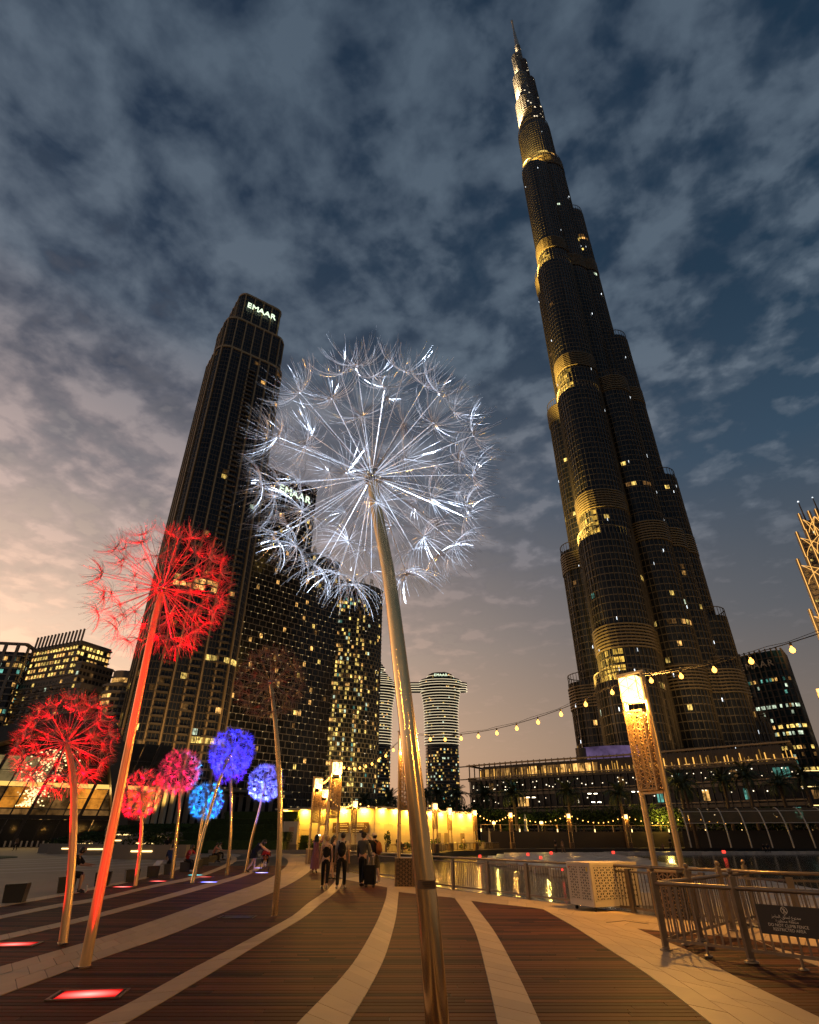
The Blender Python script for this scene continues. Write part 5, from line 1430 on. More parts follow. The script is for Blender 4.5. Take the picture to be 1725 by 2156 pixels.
rs = random.Random(14)
for i, p in enumerate(loc):
    dl = (loc[min(i + 1, len(loc) - 1)] - loc[max(0, i - 1)]).normalized(); nr = Vector((dl.y, -dl.x, 0)); rz = atan2(dl.y, dl.x)
    obj('mullion', me, t, p + nr * .45, (0, 0, rz))
    if i: 
        obj('lit_post', pst, t, p - nr * 3.2 + Vector((0, 0, 18.2)), (0, 0, rz), (1, 1, rs.uniform(.35, .75)))
        rs.random() < .5 and obj('lit_post', pst, t, p - nr * 3.6 - dl * rs.uniform(.4, 1.4) + Vector((0, 0, 18.2)), (0, 0, rz), (.7, .7, rs.uniform(.3, .9)))
        q = p - nr * 3.9; obj('terrace_glow', pane_mesh('win_dim' if rs.random() < .6 else 'win_warm', 1.7, 2.6 if i < 22 else .5), t, q + nr * .1 + Vector((0, 0, 19.6 if i < 22 else 18.6)), (0, 0, rz))
    for z0 in (10.4, 14.6, 6.0):
        for s_ in range(2):
            if rs.random() < (.62 if z0 > 14 else .22): obj('ceiling_light', pane_mesh('spark', .22, .22), t, p + dl * rs.uniform(0, 1.5) + nr * .16 + Vector((0, 0, z0 + rs.uniform(0, 2.0))), (0, 0, rz))
        if rs.random() < .10: obj('lit_window', pane_mesh(rs.choice(['win_dim', 'win_warm', 'win_teal']), 1.5, 2.4), t, p + nr * .09 + Vector((0, 0, z0 + .6)), (0, 0, rz))
for z in (13.9, 18.0, 21.8):
    c = loc[0]; dl = (loc[1] - loc[0]).normalized(); MB().bar(c - dl * 7 + Vector((0, 0, z)), c + Vector((0, 0, z)), .8, .25).build('sun_shade', M['fin_dark'], t)
MB().lathe([(1.6, 0), (1.6, 4)], 14).build('roof_drum', M['spandrel'], t, loc=loc[18] + back * .4 + Vector((0, 0, 21.8)))
sc = M.setdefault('screen_violet', emat('screen_violet', (.26, .17, .36), .36, pat=.5, scale=.2))
q0 = dp(1215, 1577, 196) - o0; q1 = dp(1345, 1572, 196) - o0
mb = MB(); 
for i in range(12):
    a = q0.lerp(q1, i / 12); b = q0.lerp(q1, (i + 1) / 12); mb.add([(a.x, a.y - 3 * sin(pi * i / 12), 20), (b.x, b.y - 3 * sin(pi * (i + 1) / 12), 20), (b.x, b.y - 3 * sin(pi * (i + 1) / 12), 26), (a.x, a.y - 3 * sin(pi * i / 12), 26)], [(0, 1, 2, 3)])
mb.build('violet_screen', sc, t)
# stacked round terraces at the tower foot, right
pc2 = pol(31.3, 205)
t = thing('terraced_pavilion', 'stacked round glass terraces outlined in gold light at the tower foot', 'building', pc2)
F = Facade(t); rs = random.Random(6)
for (r, z0, z1) in ((24, 0, 4.4), (23, 4.4, 8.8), (21, 8.8, 13.0), (16, 13.0, 17.0)):
    poly = circ((0, 0), r, 36); core(t, poly, z0, z1 - .5, M['tglass'], 'storey')
    ring(poly, 1.0, .35, .6).build('slab_edge', M['spandrel'], t, loc=(0, 0, z1 - .5)); ring(poly, 1.15, .12, -1.02).build('light_line', M['led'], t, loc=(0, 0, z1 - .40))
    F.fin(poly, z0, z1 - .5, 2.2, 'fin_dark', .12, .3)
    F.windows(poly, z0 + .2, z1 + .5, 4.0, 2.2, lambda i, k, p, z: (rs.choice(['win_dim', 'win_warm', 'win_dim', 'win_yellow']) if rs.random() < .4 else None), .85, .5)
F.done()

# ------------------------------------------------------------------ far shore
def far(px, d, z=0.0): q = dp(px, 1766, d); return Vector((q.x, q.y, z))
SH = [Vector(p) for p in ((13, 117, 0), (26, 122, 0), (44, 127, 0), (66, 131, 0), (100, 136, 0), (140, 141, 0))]
tw = thing('terrace_wall', 'dark planted terrace wall with lit posts along the far shore', 'wall', SH[0]); o0 = SH[0].copy()
tp = spline([p - o0 for p in SH], step=4.0)
for a, b in zip(tp, tp[1:]):
    MB().bar(a + Vector((0, 0, 1.35)), b + Vector((0, 0, 1.35)), .5, 2.7).build('wall_panel', M['dark_metal'], tw)
    MB().bar(a + Vector((0, 0, 3.75)), b + Vector((0, 0, 3.75)), .08, .10).build('top_rail', M['lamp_gold'], tw)
pm2 = MB().box((0, 0, .6), (.22, .16, 1.2)).mesh('post', M['lamp_gold']); lm2 = MB().box((0, -.1, .25), (.16, .05, .5)).mesh('post_light', M['led'])
for i, a in enumerate(tp):
    o = obj('post', pm2, tw, a + Vector((0, -.35, 2.6))); 
    if i % 2 == 0: obj('post_light', lm2, o)
for i, (px, d_, w, h, lab) in enumerate(((1022, 133, 9, 4.4, 'at the wall end'), (1080, 134, 10, 4.2, 'left of the statue'), (1150, 136, 12, 4.6, 'lit by the small garden lamp'), (1232, 137, 14, 4.3, 'in the middle of the shore'), (1310, 138, 13, 4.5, 'left of the near lattice lamp'), (1395, 140, 12, 4.8, 'right of the near lattice lamp'), (1470, 142, 10, 4.2, 'before the terraced pavilion'), (1580, 144, 14, 4.0, 'behind the vaulted walkway, left'), (1680, 146, 14, 4.2, 'behind the vaulted walkway, right'))):
    q = far(px, d_, 2.6); t = thing('clipped_tree', 'dense dark clipped tree on the far shore ' + lab, 'tree', q, 0, 'clipped trees on the far shore')
    MB().tube([(0, 0, -.4), (0, 0, h * .5)], [.2, .14], 7).build('trunk', M['bark'], t)
    f = blob_fn(w * .55, 2.6, h * .55, 14, i)
    leaves(MB(), 2600, lambda r: ((lambda c: (c[0] + Vector((0, 0, h * .5)), c[1]))(f(r))), .42, random.Random(i)).build('crown', M['hedge'], t, kind='stuff')
# statue and closed parasol
q = far(1110, 130, 2.6); t = thing('garden_statue', 'small pale statue among the far hedges', 'statue', q)
MB().lathe([(.45, 0), (.42, .5), (.25, .6), (.30, .9), (.22, 1.5), (.34, 2.1), (.22, 2.5), (.10, 2.7), (.17, 2.95), (.05, 3.2)], 10).build('figure', M['white_paint'], t, smooth=True); MB().box((0, 0, -.2), (1.1, 1.1, .5)).build('pedestal', M['white_paint'], t)
q = far(1031, 116, 0); t = thing('closed_parasol', 'folded cream parasol on the far terrace', 'parasol', q)
MB().lathe([(.03, 0), (.03, .9), (.22, 1.0), (.16, 2.2), (.03, 3.1)], 9).build('canopy', M['cream_metal'], t, smooth=True); MB().lathe([(.3, 0), (.3, .08)], 10).build('foot', M['dark_metal'], t)
q = far(1014, 112, 0); t = thing('round_planter', 'round tan planter tub on the far terrace', 'planter', q); MB().lathe([(.5, 0), (.75, .9), (.8, 1.0), (.7, 1.0)], 14).build('tub', M['cream_metal'], t, smooth=True)
leaves(MB(), 150, lambda r: ((r.uniform(-.5, .5), r.uniform(-.5, .5), 1.15), (0, 0, 1)), .3, random.Random(2)).build('soil_plants', M['leaf'], t, kind='stuff')
# garden lamps and mast lights
M['mast_white'] = emat('mast_white', (1, .86, .62), 9.0)
for (px, py, d_, zb, gold, lab) in ((1040, 1733, 128, 2.6, 1, 'small garden lamp left of the statue'), (1140, 1732, 131, 2.6, 1, 'small garden lamp lighting the hedge'), (860 + 12, 1668, 150, 0, 0, 'mast light right beside the giant pole'), (1072, 1664, 150, 0, 0, 'twin mast light above the wall end'), (1118, 1680, 150, 0, 0, 'mast light left of the brightest mast'), (1248, 1672, 150, 0, 0, 'brightest mast light before the podium'), (1256, 1690, 146, 0, 0, 'low white mast light under the brightest one'), (1340, 1668, 152, 0, 0, 'mast light left of the near lattice screen')):
    q = dp(px, py, d_); t = thing('garden_lamp' if gold else 'mast_light', lab, 'lamp post', (q.x, q.y, zb))
    MB().tube([(0, 0, 0), (0, 0, q.z - zb)], [.09, .06], 7).build('pole', M['dark_metal'], t)
    if gold: MB().box((0, 0, q.z - zb), (.55, .55, .5)).build('lantern', M['lantern_far'], t); light('lamp_bulb', 'POINT', (0, -.9, q.z - zb), 700, (1, .66, .12), t, .2)
    else:
        for s_ in (-.7, .7): MB().box((s_, 0, q.z - zb + .1), (.7, .3, .14)).build('head', M['mast_white'], t)
        MB().bar((-.9, 0, q.z - zb), (.9, 0, q.z - zb), .06, .06).build('arm', M['dark_metal'], t)
light('lamp_bulb', 'POINT', far(1405, 137, 5.0), 2500, (1, .62, .1), None, .4)
# vaulted mesh walkway on the right shore
q0, q1 = far(1452, 120.5), far(1900, 128)
t = thing('vaulted_walkway', 'arched mesh covered walkway with pale ribs on the right shore', 'walkway', q0); ax = (q1 - q0); L = ax.length; ax /= L; dp_ = Vector((-ax.y, ax.x, 0))
def arch(s_, a): return ax * s_ + dp_ * (5.0 - 5.0 * cos(a)) + Vector((0, 0, .2 + 6.0 * sin(a)))
M['mesh_cloth'] = glass_pane('mesh_cloth', (.55, .45, .34), .04, .4)
m_, n_ = new_mat('mesh_cloth2'); tr = n_('ShaderNodeBsdfTransparent', {'Color': (.62, .52, .40, 1)}); df = n_('ShaderNodeBsdfDiffuse', {'Color': (.20, .14, .08, 1)})
m_.node_tree.links.new(n_('ShaderNodeMixShader', {0: .55, 1: tr.outputs[0], 2: df.outputs[0]}).outputs[0], n_('ShaderNodeOutputMaterial').inputs[0])
nb = 10
for i in range(nb + 1):
    s_ = L * i / nb; MB().tube([arch(s_, pi * .62 * k / 12) for k in range(13)], .11, 6).build('rib', M['cream_metal'], t)
    if i < nb:
        mb = MB(); s2 = L * (i + 1) / nb
        for k in range(4, 12): mb.add([arch(s_, pi * .62 * k / 12), arch(s2, pi * .62 * k / 12), arch(s2, pi * .62 * (k + 1) / 12), arch(s_, pi * .62 * (k + 1) / 12)], [(0, 1, 2, 3)])
        mb.build('mesh_panel', m_, t)
for k in (4, 7, 12): MB().tube([arch(0, pi * .62 * k / 12), arch(L, pi * .62 * k / 12)], .07, 6).build('purlin', M['cream_metal'], t)
MB().bar(dp_ * 9 + Vector((0, 0, 1.4)), dp_ * 9 + ax * L + Vector((0, 0, 1.4)), .3, 2.8).build('back_wall', M['dark_metal'], t)

# palms
def frond_mesh(seed, L, droop):
    rs = random.Random(seed); mb = MB(); pts = []; p = Vector((0, 0, 0)); N = 12
    for i in range(N + 1):
        pts.append(p.copy()); a = radians(62 - droop * i / N); p = p + Vector((cos(a), 0, sin(a))) * (L / N)
    mb.tube(pts, [.045 * (1 - .8 * i / N) for i in range(N + 1)], 4)
    for i in range(1, N):
        for k in (0, .5):
            c = pts[i].lerp(pts[i + 1], k); d = (pts[i + 1] - pts[i]).normalized(); ll = L * .26 * (1 - .45 * i / N)
            for s_ in (-1, 1):
                tip = c + d * ll * .55 + Vector((0, s_ * ll * .72, -ll * rs.uniform(.15, .45))); w = d * .07
                mb.add([c - w, c + w, tip], [(0, 1, 2)])
    return mb.mesh('frond', M['palm_leaf'])
FR = [frond_mesh(1, 3.3, 70), frond_mesh(2, 3.5, 105), frond_mesh(3, 3.2, 150)]
def palm(label, p, h, rs, n_=34, sc=1.0):
    t = thing('palm_tree', label, 'palm', p, rs.uniform(0, 6), 'date palms round the lake'); bend = rs.uniform(-.4, .4)
    MB().tube([(bend * (k / 8) ** 2, 0, h * k / 8) for k in range(9)], [.34 - .10 * k / 8 + (.03 if k % 2 else 0) for k in range(9)], 9).build('trunk', M['bark'], t)
    MB().ball((bend, 0, h), .42, 8, 5).build('crown_heart', M['bark'], t)
    for i in range(n_):
        k = 0 if i < n_ * .3 else 1 if i < n_ * .7 else 2
        obj('frond', FR[k], t, mtx=Matrix.Translation((bend, 0, h + .1)) @ Matrix.Rotation(i * 2.4 + rs.uniform(-.2, .2), 4, 'Z') @ Matrix.Rotation(radians((-18, 8, 34)[k] + rs.uniform(-10, 10)), 4, 'Y') @ Matrix.Scale(sc * rs.uniform(.88, 1.1), 4))
    return t
rs = random.Random(40)
for (px, py, d_, lab) in ((1083, 1668, 129, 'palm with its trunk beside the wall end lamp'), (1194, 1668, 131, 'palm before the middle of the glass podium'), (1304, 1670, 133, 'palm just left of the near lattice lamp'), (1428, 1642, 133, 'palm just right of the near lattice lamp'), (1442, 1655, 128, 'shorter palm leaning beside the near lamp'), (1518, 1640, 136, 'slim palm before the terraced pavilion'), (1568, 1632, 134, 'tall leaning palm right of the slim one'), (1690, 1636, 135, 'tall palm near the right picture edge'), (1640, 1650, 142, 'palm behind the gold outlined terraces'), (1740, 1650, 140, 'palm cut by the right picture edge'),
                          (925, 1668, 150, 'dark palm behind the wall under the far ring tower'), (960, 1672, 155, 'dark palm right of the ring tower base'), (896, 1676, 158, 'dark palm touching the giant pole'), (822, 1682, 150, 'dark palm left of the giant pole above the wall'), (1020, 1672, 150, 'palm at the left end of the podium'), (770, 1690, 140, 'dark palm behind the wall corner')):
    q = dp(px, py, d_); palm(lab, (q.x, q.y, 0), q.z - .6, rs, 34, 1.12)
for i, (px, py, d_, w, lab) in enumerate(((760, 1690, 165, 15, 'dark tree mass behind the wall, left'), (830, 1688, 168, 16, 'dark tree mass behind the wall, middle'), (910, 1690, 170, 16, 'dark tree mass behind the wall under the ring towers'), (975, 1690, 172, 14, 'dark tree mass left of the podium'), (700, 1695, 160, 10, 'dark tree behind the lamp above the backpack man'))):
    q = dp(px, py, d_); h = q.z; t = thing('leafy_tree', lab, 'tree', (q.x, q.y, 0), 0, 'trees behind the yellow wall')
    MB().tube([(0, 0, 0), (.2, 0, h * .5)], [.3, .2], 7).build('trunk', M['bark'], t); f = blob_fn(w * .55, 4, h * .4, 12, 50 + i)
    leaves(MB(), 2200, lambda r: ((lambda c: (c[0] + Vector((0, 0, h * .68)), c[1]))(f(r))), .6, random.Random(60 + i)).build('crown', M['hedge'], t, kind='stuff')
# small block on the skyline between the towers
q = dp(838, 1665, 420); t = thing('low_block', 'small pale block on the skyline left of the giant pole', 'building', (q.x, q.y, 0)); F = Facade(t); poly = rrect(22, 12, .5); core(t, poly, 0, 20, M['concrete']); F.floors(poly, 2, 20, 3.5, 'concrete', 1, .3); F.windows(poly, 2, 20, 3.5, 2.5, lambda i, k, p, z: 'win_dim' if i % 2 else None); F.done()

# ------------------------------------------------------------------ floating pontoon
def pont(a, b, w): return a, b, w
pm = MB().box((0, 0, .02), (.98, .98, .42), taper=.97).mesh('float_block', M['pontoon'])
corners = [Vector((7.6, 71, 0)), Vector((14.5, 98, 0)), Vector((150, 122, 0)), Vector((150, 116, 0)), Vector((31, 105, 0)), Vector((17.5, 28, 0)), Vector((60, 14, 0)), Vector((60, 9, 0)), Vector((16.5, 14.4, 0)), Vector((9.9, 22, 0)), Vector((9.6, 30, 0)), Vector((10.5, 45, 0))]
def inside(poly, x, y):
    r = False
    for i in range(len(poly)):
        a, b = poly[i - 1], poly[i]
        if (a.y > y) != (b.y > y) and x < a.x + (y - a.y) / (b.y - a.y) * (b.x - a.x): r = not r
    return r
t = thing('floating_pontoon', 'pale floating pontoon of square plastic blocks ringing the basin', 'pontoon', (8, 40, -.62)); its = []
pr_ = random.Random(12); rz = radians(-8); ca, sa = cos(rz), sin(rz)
for i in range(-90, 160):
    for j in range(-40, 110):
        x, y = i * 1.0, j * 1.0; X_, Y2 = 20 + x * ca - y * sa, 50 + x * sa + y * ca
        if 0 < X_ < 110 and inside(corners, X_, Y2): its.append((pm, TRS((X_ - 8, Y2 - 40, pr_.uniform(-.015, .015) + .12), rz)))
its.sort(key=lambda it: (abs(it[1].translation.x + 8) > .75 * (it[1].translation.y + 40), (it[1].translation + Vector((8, 40, 0))).length)); pieces(t, 'float_block', its, 300)
for (px, py, lab) in ((1011, 1804, 'on the left pontoon corner'), (1112, 1800, 'on the far pontoon edge'), (1139, 1807, 'in the middle of the pontoon'), (1161, 1797, 'beside the pair on the pontoon'), (1292, 1796, 'on the far strip, centre'), (1525, 1795, 'on the far strip, right'), (1184, 1832, 'seen just left of the cabinet'), (1372, 1795, 'behind the near lamp leg')):
    q = gp(px, py + 2, -.28); t = thing('marker_light', 'small red glowing cube marker ' + lab, 'marker light', q, 0, 'red marker lights'); d_ = q.length; s_ = max(.16, d_ * .0034)
    MB().box((0, 0, s_ / 2 + .02), (s_, s_, s_)).build('cube', M['red_cube'], t); MB().box((0, 0, .01), (s_ * 1.3, s_ * 1.3, .02)).build('foot', M['black'], t)

# ------------------------------------------------------------------ people
TMP = bpy.data.scenes.new('figure_build'); PEND = []
def skinned(name, V_, E_, R_, m, parent, root=0, sub=1):
    me = bpy.data.meshes.new(name); me.from_pydata([tuple(v) for v in V_], E_, []); o = bpy.data.objects.new(name, me)
    TMP.collection.objects.link(o); md = o.modifiers.new('skin', 'SKIN'); md.use_smooth_shade = True
    for i, r in enumerate(R_):
        sv = me.skin_vertices[0].data[i]; sv.radius = r if hasattr(r, '__len__') else (r, r); sv.use_root = (i == root)
    sb = o.modifiers.new('sub', 'SUBSURF'); sb.levels = sub; sb.render_levels = sub
    PEND.append((o, name, m, parent))
def rotx(v, a): return Vector((v.x, v.y * cos(a) - v.z * sin(a), v.y * sin(a) + v.z * cos(a)))
def person(label, loc, rz, top='black', bottom='black', skin='skin', hair='hair', scale=1.0, lean=2, legs=((12, 6), (-14, 10)), arms=((8, 8, 12), (-8, 8, 12)), head=0,
           sleeve=.5, outfit='shirt', shorts=False, hair_long=0, hand=True, cap=None, seat=None, scarf=None, shoe='black', group=None, child=False):
    t = thing('person', label, 'person', loc, rz, group); t.scale = (scale,) * 3
    l = radians(lean); u = Vector((0, sin(l), cos(l))); X1 = Vector((1, 0, 0)); pel = Vector((0, 0, 0))
    waist = pel + u * .15; chest = pel + u * .34; neckb = pel + u * .49; hp_ = radians(lean + head); hu = Vector((0, sin(hp_), cos(hp_)))
    nk = neckb + hu * .07; hd = neckb + hu * .17 + Vector((0, .015, 0)); ht = neckb + hu * .255
    J = {}
    for s_, (ha, kb), (sa, ab, eb), q in ((-1, legs[0], arms[0], 'L'), (1, legs[1], arms[1], 'R')):
        hip = pel + X1 * (s_ * .095) - Vector((0, 0, .04)); a = radians(ha); kn = hip + Vector((s_ * .012, sin(a), -cos(a))) * .44
        b = radians(ha - kb); an = kn + Vector((0, sin(b), -cos(b))) * .42
        fa = radians(90 + (ha - kb) * .6); toe = an + Vector((s_ * .03, .16, -.05 if ha - kb > -25 else -.13))
        sh = pel + u * .455 + X1 * (s_ * .175); a = radians(sa); b = radians(ab)
        el = sh + Vector((s_ * sin(b), sin(a) * cos(b), -cos(a) * cos(b))) * .29
        a2 = radians(sa + eb); wr = el + Vector((s_ * sin(b) * .3, sin(a2), -cos(a2))).normalized() * .25; dh = (wr - el).normalized()
        J[q] = dict(hip=hip, kn=kn, an=an, toe=toe, sh=sh, el=el, wr=wr, dh=dh)
    dz = (-min(J['L']['an'].z, J['R']['an'].z) + .075) if seat is None else seat + .10
    off = Vector((0, 0, dz))
    # body: one continuous skin surface
    V_ = [pel, waist, chest, neckb, nk, hd, ht, hd + Vector((0, .10, -.02)) + hu * .0]; R_ = [(.125, .105), (.115, .09), (.14, .10), (.075, .065), .052, (.078, .092), (.062, .072), .016]
    E_ = [(0, 1), (1, 2), (2, 3), (3, 4), (4, 5), (5, 6), (5, 7)]
    for q, s_ in (('L', -1), ('R', 1)):
        j = J[q]; b = len(V_)
        V_ += [j['hip'], j['kn'], j['kn'].lerp(j['an'], .3), j['an'], j['toe']]; R_ += [.082, .056, .058, .038, .032]; E_ += [(0, b), (b, b + 1), (b + 1, b + 2), (b + 2, b + 3), (b + 3, b + 4)]
        b = len(V_); V_ += [j['sh'], j['el'], j['wr']]; R_ += [.058, .040, .027]; E_ += [(2, b), (b, b + 1), (b + 1, b + 2)]
        p = j['wr'] + j['dh'] * .07; V_.append(p); R_.append((.034, .02)); E_.append((b + 2, b + 3))
        if hand:
            sd = j['dh'].cross(Vector((0, 0, 1)));  sd = sd.normalized() if sd.length > .1 else X1
            up_ = sd.cross(j['dh'])
            for k, (o_, L_) in enumerate(((-.028, .065), (-.009, .078), (.010, .072), (.027, .058))):
                c = len(V_); f1 = p + sd * o_ + j['dh'] * (L_ * .55); V_ += [f1, f1 + (j['dh'] - up_ * .55).normalized() * (L_ * .5)]; R_ += [.0095, .008]; E_ += [(b + 3, c), (c, c + 1)]
            c = len(V_); f1 = j['wr'] + j['dh'] * .035 + sd * (.045 * -s_); V_ += [f1, f1 + j['dh'] * .03 + sd * (-s_ * .012)]; R_ += [.011, .009]; E_ += [(b + 2, c), (c, c + 1)]
    skinned('body', [v + off for v in V_], E_, R_, M[skin], t)
    # clothing over the same joints
    if outfit in ('shirt', 'tank'):
        V_ = [pel + Vector((0, 0, -.02)), waist, chest, pel + u * .455]; R_ = [(.150, .125), (.138, .11), (.162, .12), (.10, .085)]; E_ = [(0, 1), (1, 2), (2, 3)]
        if outfit == 'shirt':
            for q in 'LR':
                j = J[q]; b = len(V_); e1 = j['sh'].lerp(j['el'], min(1, sleeve * 2)); V_ += [j['sh'], e1]; R_ += [.074, .062]; E_ += [(2, b), (b, b + 1)]
                if sleeve > .5: V_.append(j['el'].lerp(j['wr'], (sleeve - .5) * 2)); R_.append(.045); E_.append((b + 1, b + 2))
        skinned('shirt', [v + off for v in V_], E_, R_, top, t)
    if outfit in ('dress', 'tunic'):
        kz = .30 if outfit == 'dress' else .78
        mid = (J['L']['kn'] + J['R']['kn']) / 2; dn = (mid - pel).normalized()
        if outfit == 'tunic': dn = Vector((0, 0, -1))
        pts = [pel + u * .47, pel + u * .40, chest, waist, pel, pel + dn * kz * .5, pel + dn * kz]; rad = [.09, .155, .160, .140, .165, .20 if kz < .5 else .215, .235 if kz < .5 else .25]
        MB().tube([p + off for p in pts], rad, 16).build('dress', top, t, smooth=True)
        if outfit == 'tunic':
            for q in 'LR':
                j = J[q]; MB().tube([j['sh'] + off, j['el'] + off, j['wr'] + off], [.072, .06, .05], 10).build('sleeve', top, t, smooth=True)
    if bottom is not None:
        V_ = [pel + u * .05, pel - Vector((0, 0, .03))]; R_ = [(.140, .115), (.150, .125)]; E_ = [(0, 1)]
        for q in 'LR':
            j = J[q]; b = len(V_); V_ += [j['hip'], j['kn']]; R_ += [.098, .078 if not shorts else .098]; E_ += [(1, b), (b, b + 1)]
            if not shorts: V_.append(j['kn'].lerp(j['an'], .97)); R_.append(.060); E_.append((b + 1, b + 2))
        skinned('trousers' if not shorts else 'shorts', [v + off for v in V_], E_, R_, bottom, t)
    for q in 'LR':
        j = J[q]; d = (j['toe'] - j['an']); MB().ball(j['an'] + d * .45 + off + Vector((0, 0, -.005)), .06, 10, 6, (.78, 2.2, .72), Matrix.Rotation(atan2(d.z, d.y) * .8, 3, 'X')).build('shoe', M[shoe] if isinstance(shoe, str) else shoe, t, smooth=True)
    hc = hd + off
    if hair:
        h_ = MB().ball(hc + Vector((0, -.018, .022)), .108, 14, 9, (.86, .98, 1.0))
        if hair_long: h_.tube([hc + Vector((0, -.06, .04)), hc + Vector((0, -.10, -.10)), hc + Vector((0, -.11, -.12 - hair_long))], [.09, .095, .06], 10)
        h_.build('hair', M[hair], t, smooth=True)
    if cap is not None:
        MB().ball(hc + Vector((0, -.01, .05)), .112, 14, 8, (.9, 1.02, .75)).add([tuple(hc + Vector(p)) for p in ((-.07, .08, .055), (.07, .08, .055), (.05, .20, .03), (-.05, .20, .03))], [(0, 1, 2, 3)]).build('cap', cap, t, smooth=True)
    if scarf is not None:
        MB().ball(hc + Vector((0, -.012, .01)), .122, 14, 9, (.9, 1.0, 1.08)).tube([hc + Vector((0, -.02, -.05)), hc + Vector((0, -.03, -.22))], [.11, .15], 12).build('headscarf', scarf, t, smooth=True)
    for s_ in (-1, 1):
        MB().ball(hc + Vector((s_ * .032, .083, .012)), .011, 6, 4).build('eye', M['black'], t); MB().ball(hc + Vector((s_ * .082, 0, -.01)), .022, 8, 5, (.4, .7, 1.2)).build('ear', M[skin], t)
    MB().ball(hc + Vector((0, .086, -.045)), .022, 8, 4, (1.2, .4, .35)).build('mouth', M['flower'], t)
    t['_j'] = 0; del t['_j']
    return t, J, off, dict(chest=chest + off, hd=hc, u=u)
def wpos(t, v): return Matrix.Translation(t.location) @ Matrix.Rotation(t.rotation_euler.z, 4, 'Z') @ (Vector(v) * t.scale.x)
def backpack(label, pt, info, m, rs=1.0):
    p = wpos(pt, info['chest'] + Vector((0, -.225, -.10))); t = thing('backpack', label, 'backpack', p, pt.rotation_euler.z)
    MB().ball((0, 0, 0), .2, 14, 9, (.78, .52, 1.22)).build('bag', m, t, smooth=True); MB().ball((0, -.085, -.07), .12, 12, 7, (.95, .4, .9)).build('pocket', m, t, smooth=True)
    for s_ in (-1, 1): MB().tube([(s_ * .10, .05, .17), (s_ * .12, .13, .26), (s_ * .12, .26, .26), (s_ * .12, .36, .12)], .018, 6).build('strap', m, t)
CB, CW, CG = cloth('cloth_black', (.010, .010, .011)), cloth('cloth_white', (.42, .36, .30)), cloth('cloth_grey', (.060, .060, .062))
CN, CR, CP = cloth('cloth_navy', (.010, .014, .035)), cloth('cloth_red', (.30, .018, .015)), cloth('cloth_pink', (.23, .095, .11))
CBL, CK, CO, CT = cloth('cloth_blue', (.018, .03, .075)), cloth('cloth_khaki', (.12, .095, .055)), cloth('cloth_orange', (.24, .085, .03)), cloth('cloth_plaid', (.25, .15, .08))
CS = cloth('cloth_scarf', (.02, .03, .035))
M['shoe_white'] = mat('shoe_white', (.5, .48, .45), .6)
# --- walkers
t, J, o, inf = person('blond woman in black backless overalls walking away', gp(683, 1872), .05, CB, CB, 'skin_light', 'hair_blond', .98, legs=((16, 4), (-16, 22)), arms=((6, 9, 10), (-10, 9, 8)), outfit='tank', shoe='shoe_white')
for a, b in (((-.12, .47), (.08, .22)), ((.12, .47), (-.08, .22))):
    MB().bar(inf['u'] * a[1] + Vector((a[0], -.11, 0)) + o, inf['u'] * b[1] + Vector((b[0], -.118, 0)) + o, .018, .012).build('strap', CB, t)
t, J, o, inf = person('man in white shirt with black backpack walking away', gp(717, 1872), 0, CW, CB, 'skin', 'hair', 1.04, legs=((-14, 8), (16, 4)), arms=((-6, 10, 14), (8, 10, 12)), sleeve=.42, shoe='shoe_white')
backpack('black backpack worn by the man in white shirt', t, inf, CB)
t, J, o, inf = person('man in grey long sleeved shirt beside a black suitcase', gp(762, 1867), -.35, CG, CB, 'skin', 'hair', 1.03, legs=((10, 6), (-10, 14)), arms=((4, 8, 14), (-4, 14, 8)), sleeve=.95, cap=CB)
t, J, o, inf = person('man in white cap and shorts raising a camera at the railing', gp(789, 1860), .9, CB, CK, 'skin_light', 'hair', 1.02, lean=6, legs=((6, 4), (-6, 8)), arms=((105, 12, 30), (95, 6, 35)), sleeve=.4, shorts=True, cap=CW, shoe='shoe_white')
backpack('orange brown backpack worn by the man in white cap', t, inf, CO)
hw = wpos(t, J['L']['wr'] + o); tc = thing('handheld_camera', 'small black camera on a grip held up by the man in white cap', 'camera', hw + Vector((-.06, .03, .08)), .9)
MB().box((0, 0, .05), (.14, .08, .10)).build('camera_body', M['black'], tc); MB().tube([(0, .03, .05), (0, .12, .05)], .035, 12).build('lens', M['black'], tc); MB().tube([(0, 0, 0), (0, 0, -.14)], .016, 8).build('grip', M['black'], tc)
t, J, o, inf = person('woman in long pink tunic and dark headscarf taking a photo', gp(662, 1838), -.15, CP, CP, 'skin', None, 1.0, legs=((3, 2), (-4, 4)), arms=((95, 6, 50), (95, 6, 50)), outfit='tunic', scarf=CS)
hw = wpos(t, (J['L']['wr'] + J['R']['wr']) / 2 + o); tp_ = thing('phone', 'small dark phone held up by the woman in pink', 'phone', hw + Vector((0, .06, .08)), -.15)
MB().box((0, 0, 0), (.15, .01, .08)).build('case', M['black'], tp_); MB().box((0, -.007, 0), (.14, .004, .07)).build('screen', M['spark'], tp_)
person('long haired woman in short dark dress holding a phone', gp(697, 1852), -1.25, CB, None, 'skin_light', 'hair', .98, lean=4, legs=((8, 4), (-8, 8)), arms=((10, 8, 12), (45, 8, 85)), outfit='dress', hair_long=.22)
ps = gp(779, 1868); t = thing('suitcase', 'upright black wheeled suitcase beside the man in grey', 'suitcase', ps, -.2)
MB().box((0, 0, .40), (.40, .26, .62)).build('shell', CB, t); MB().box((0, -.135, .34), (.32, .02, .40)).build('front_pocket', CB, t)
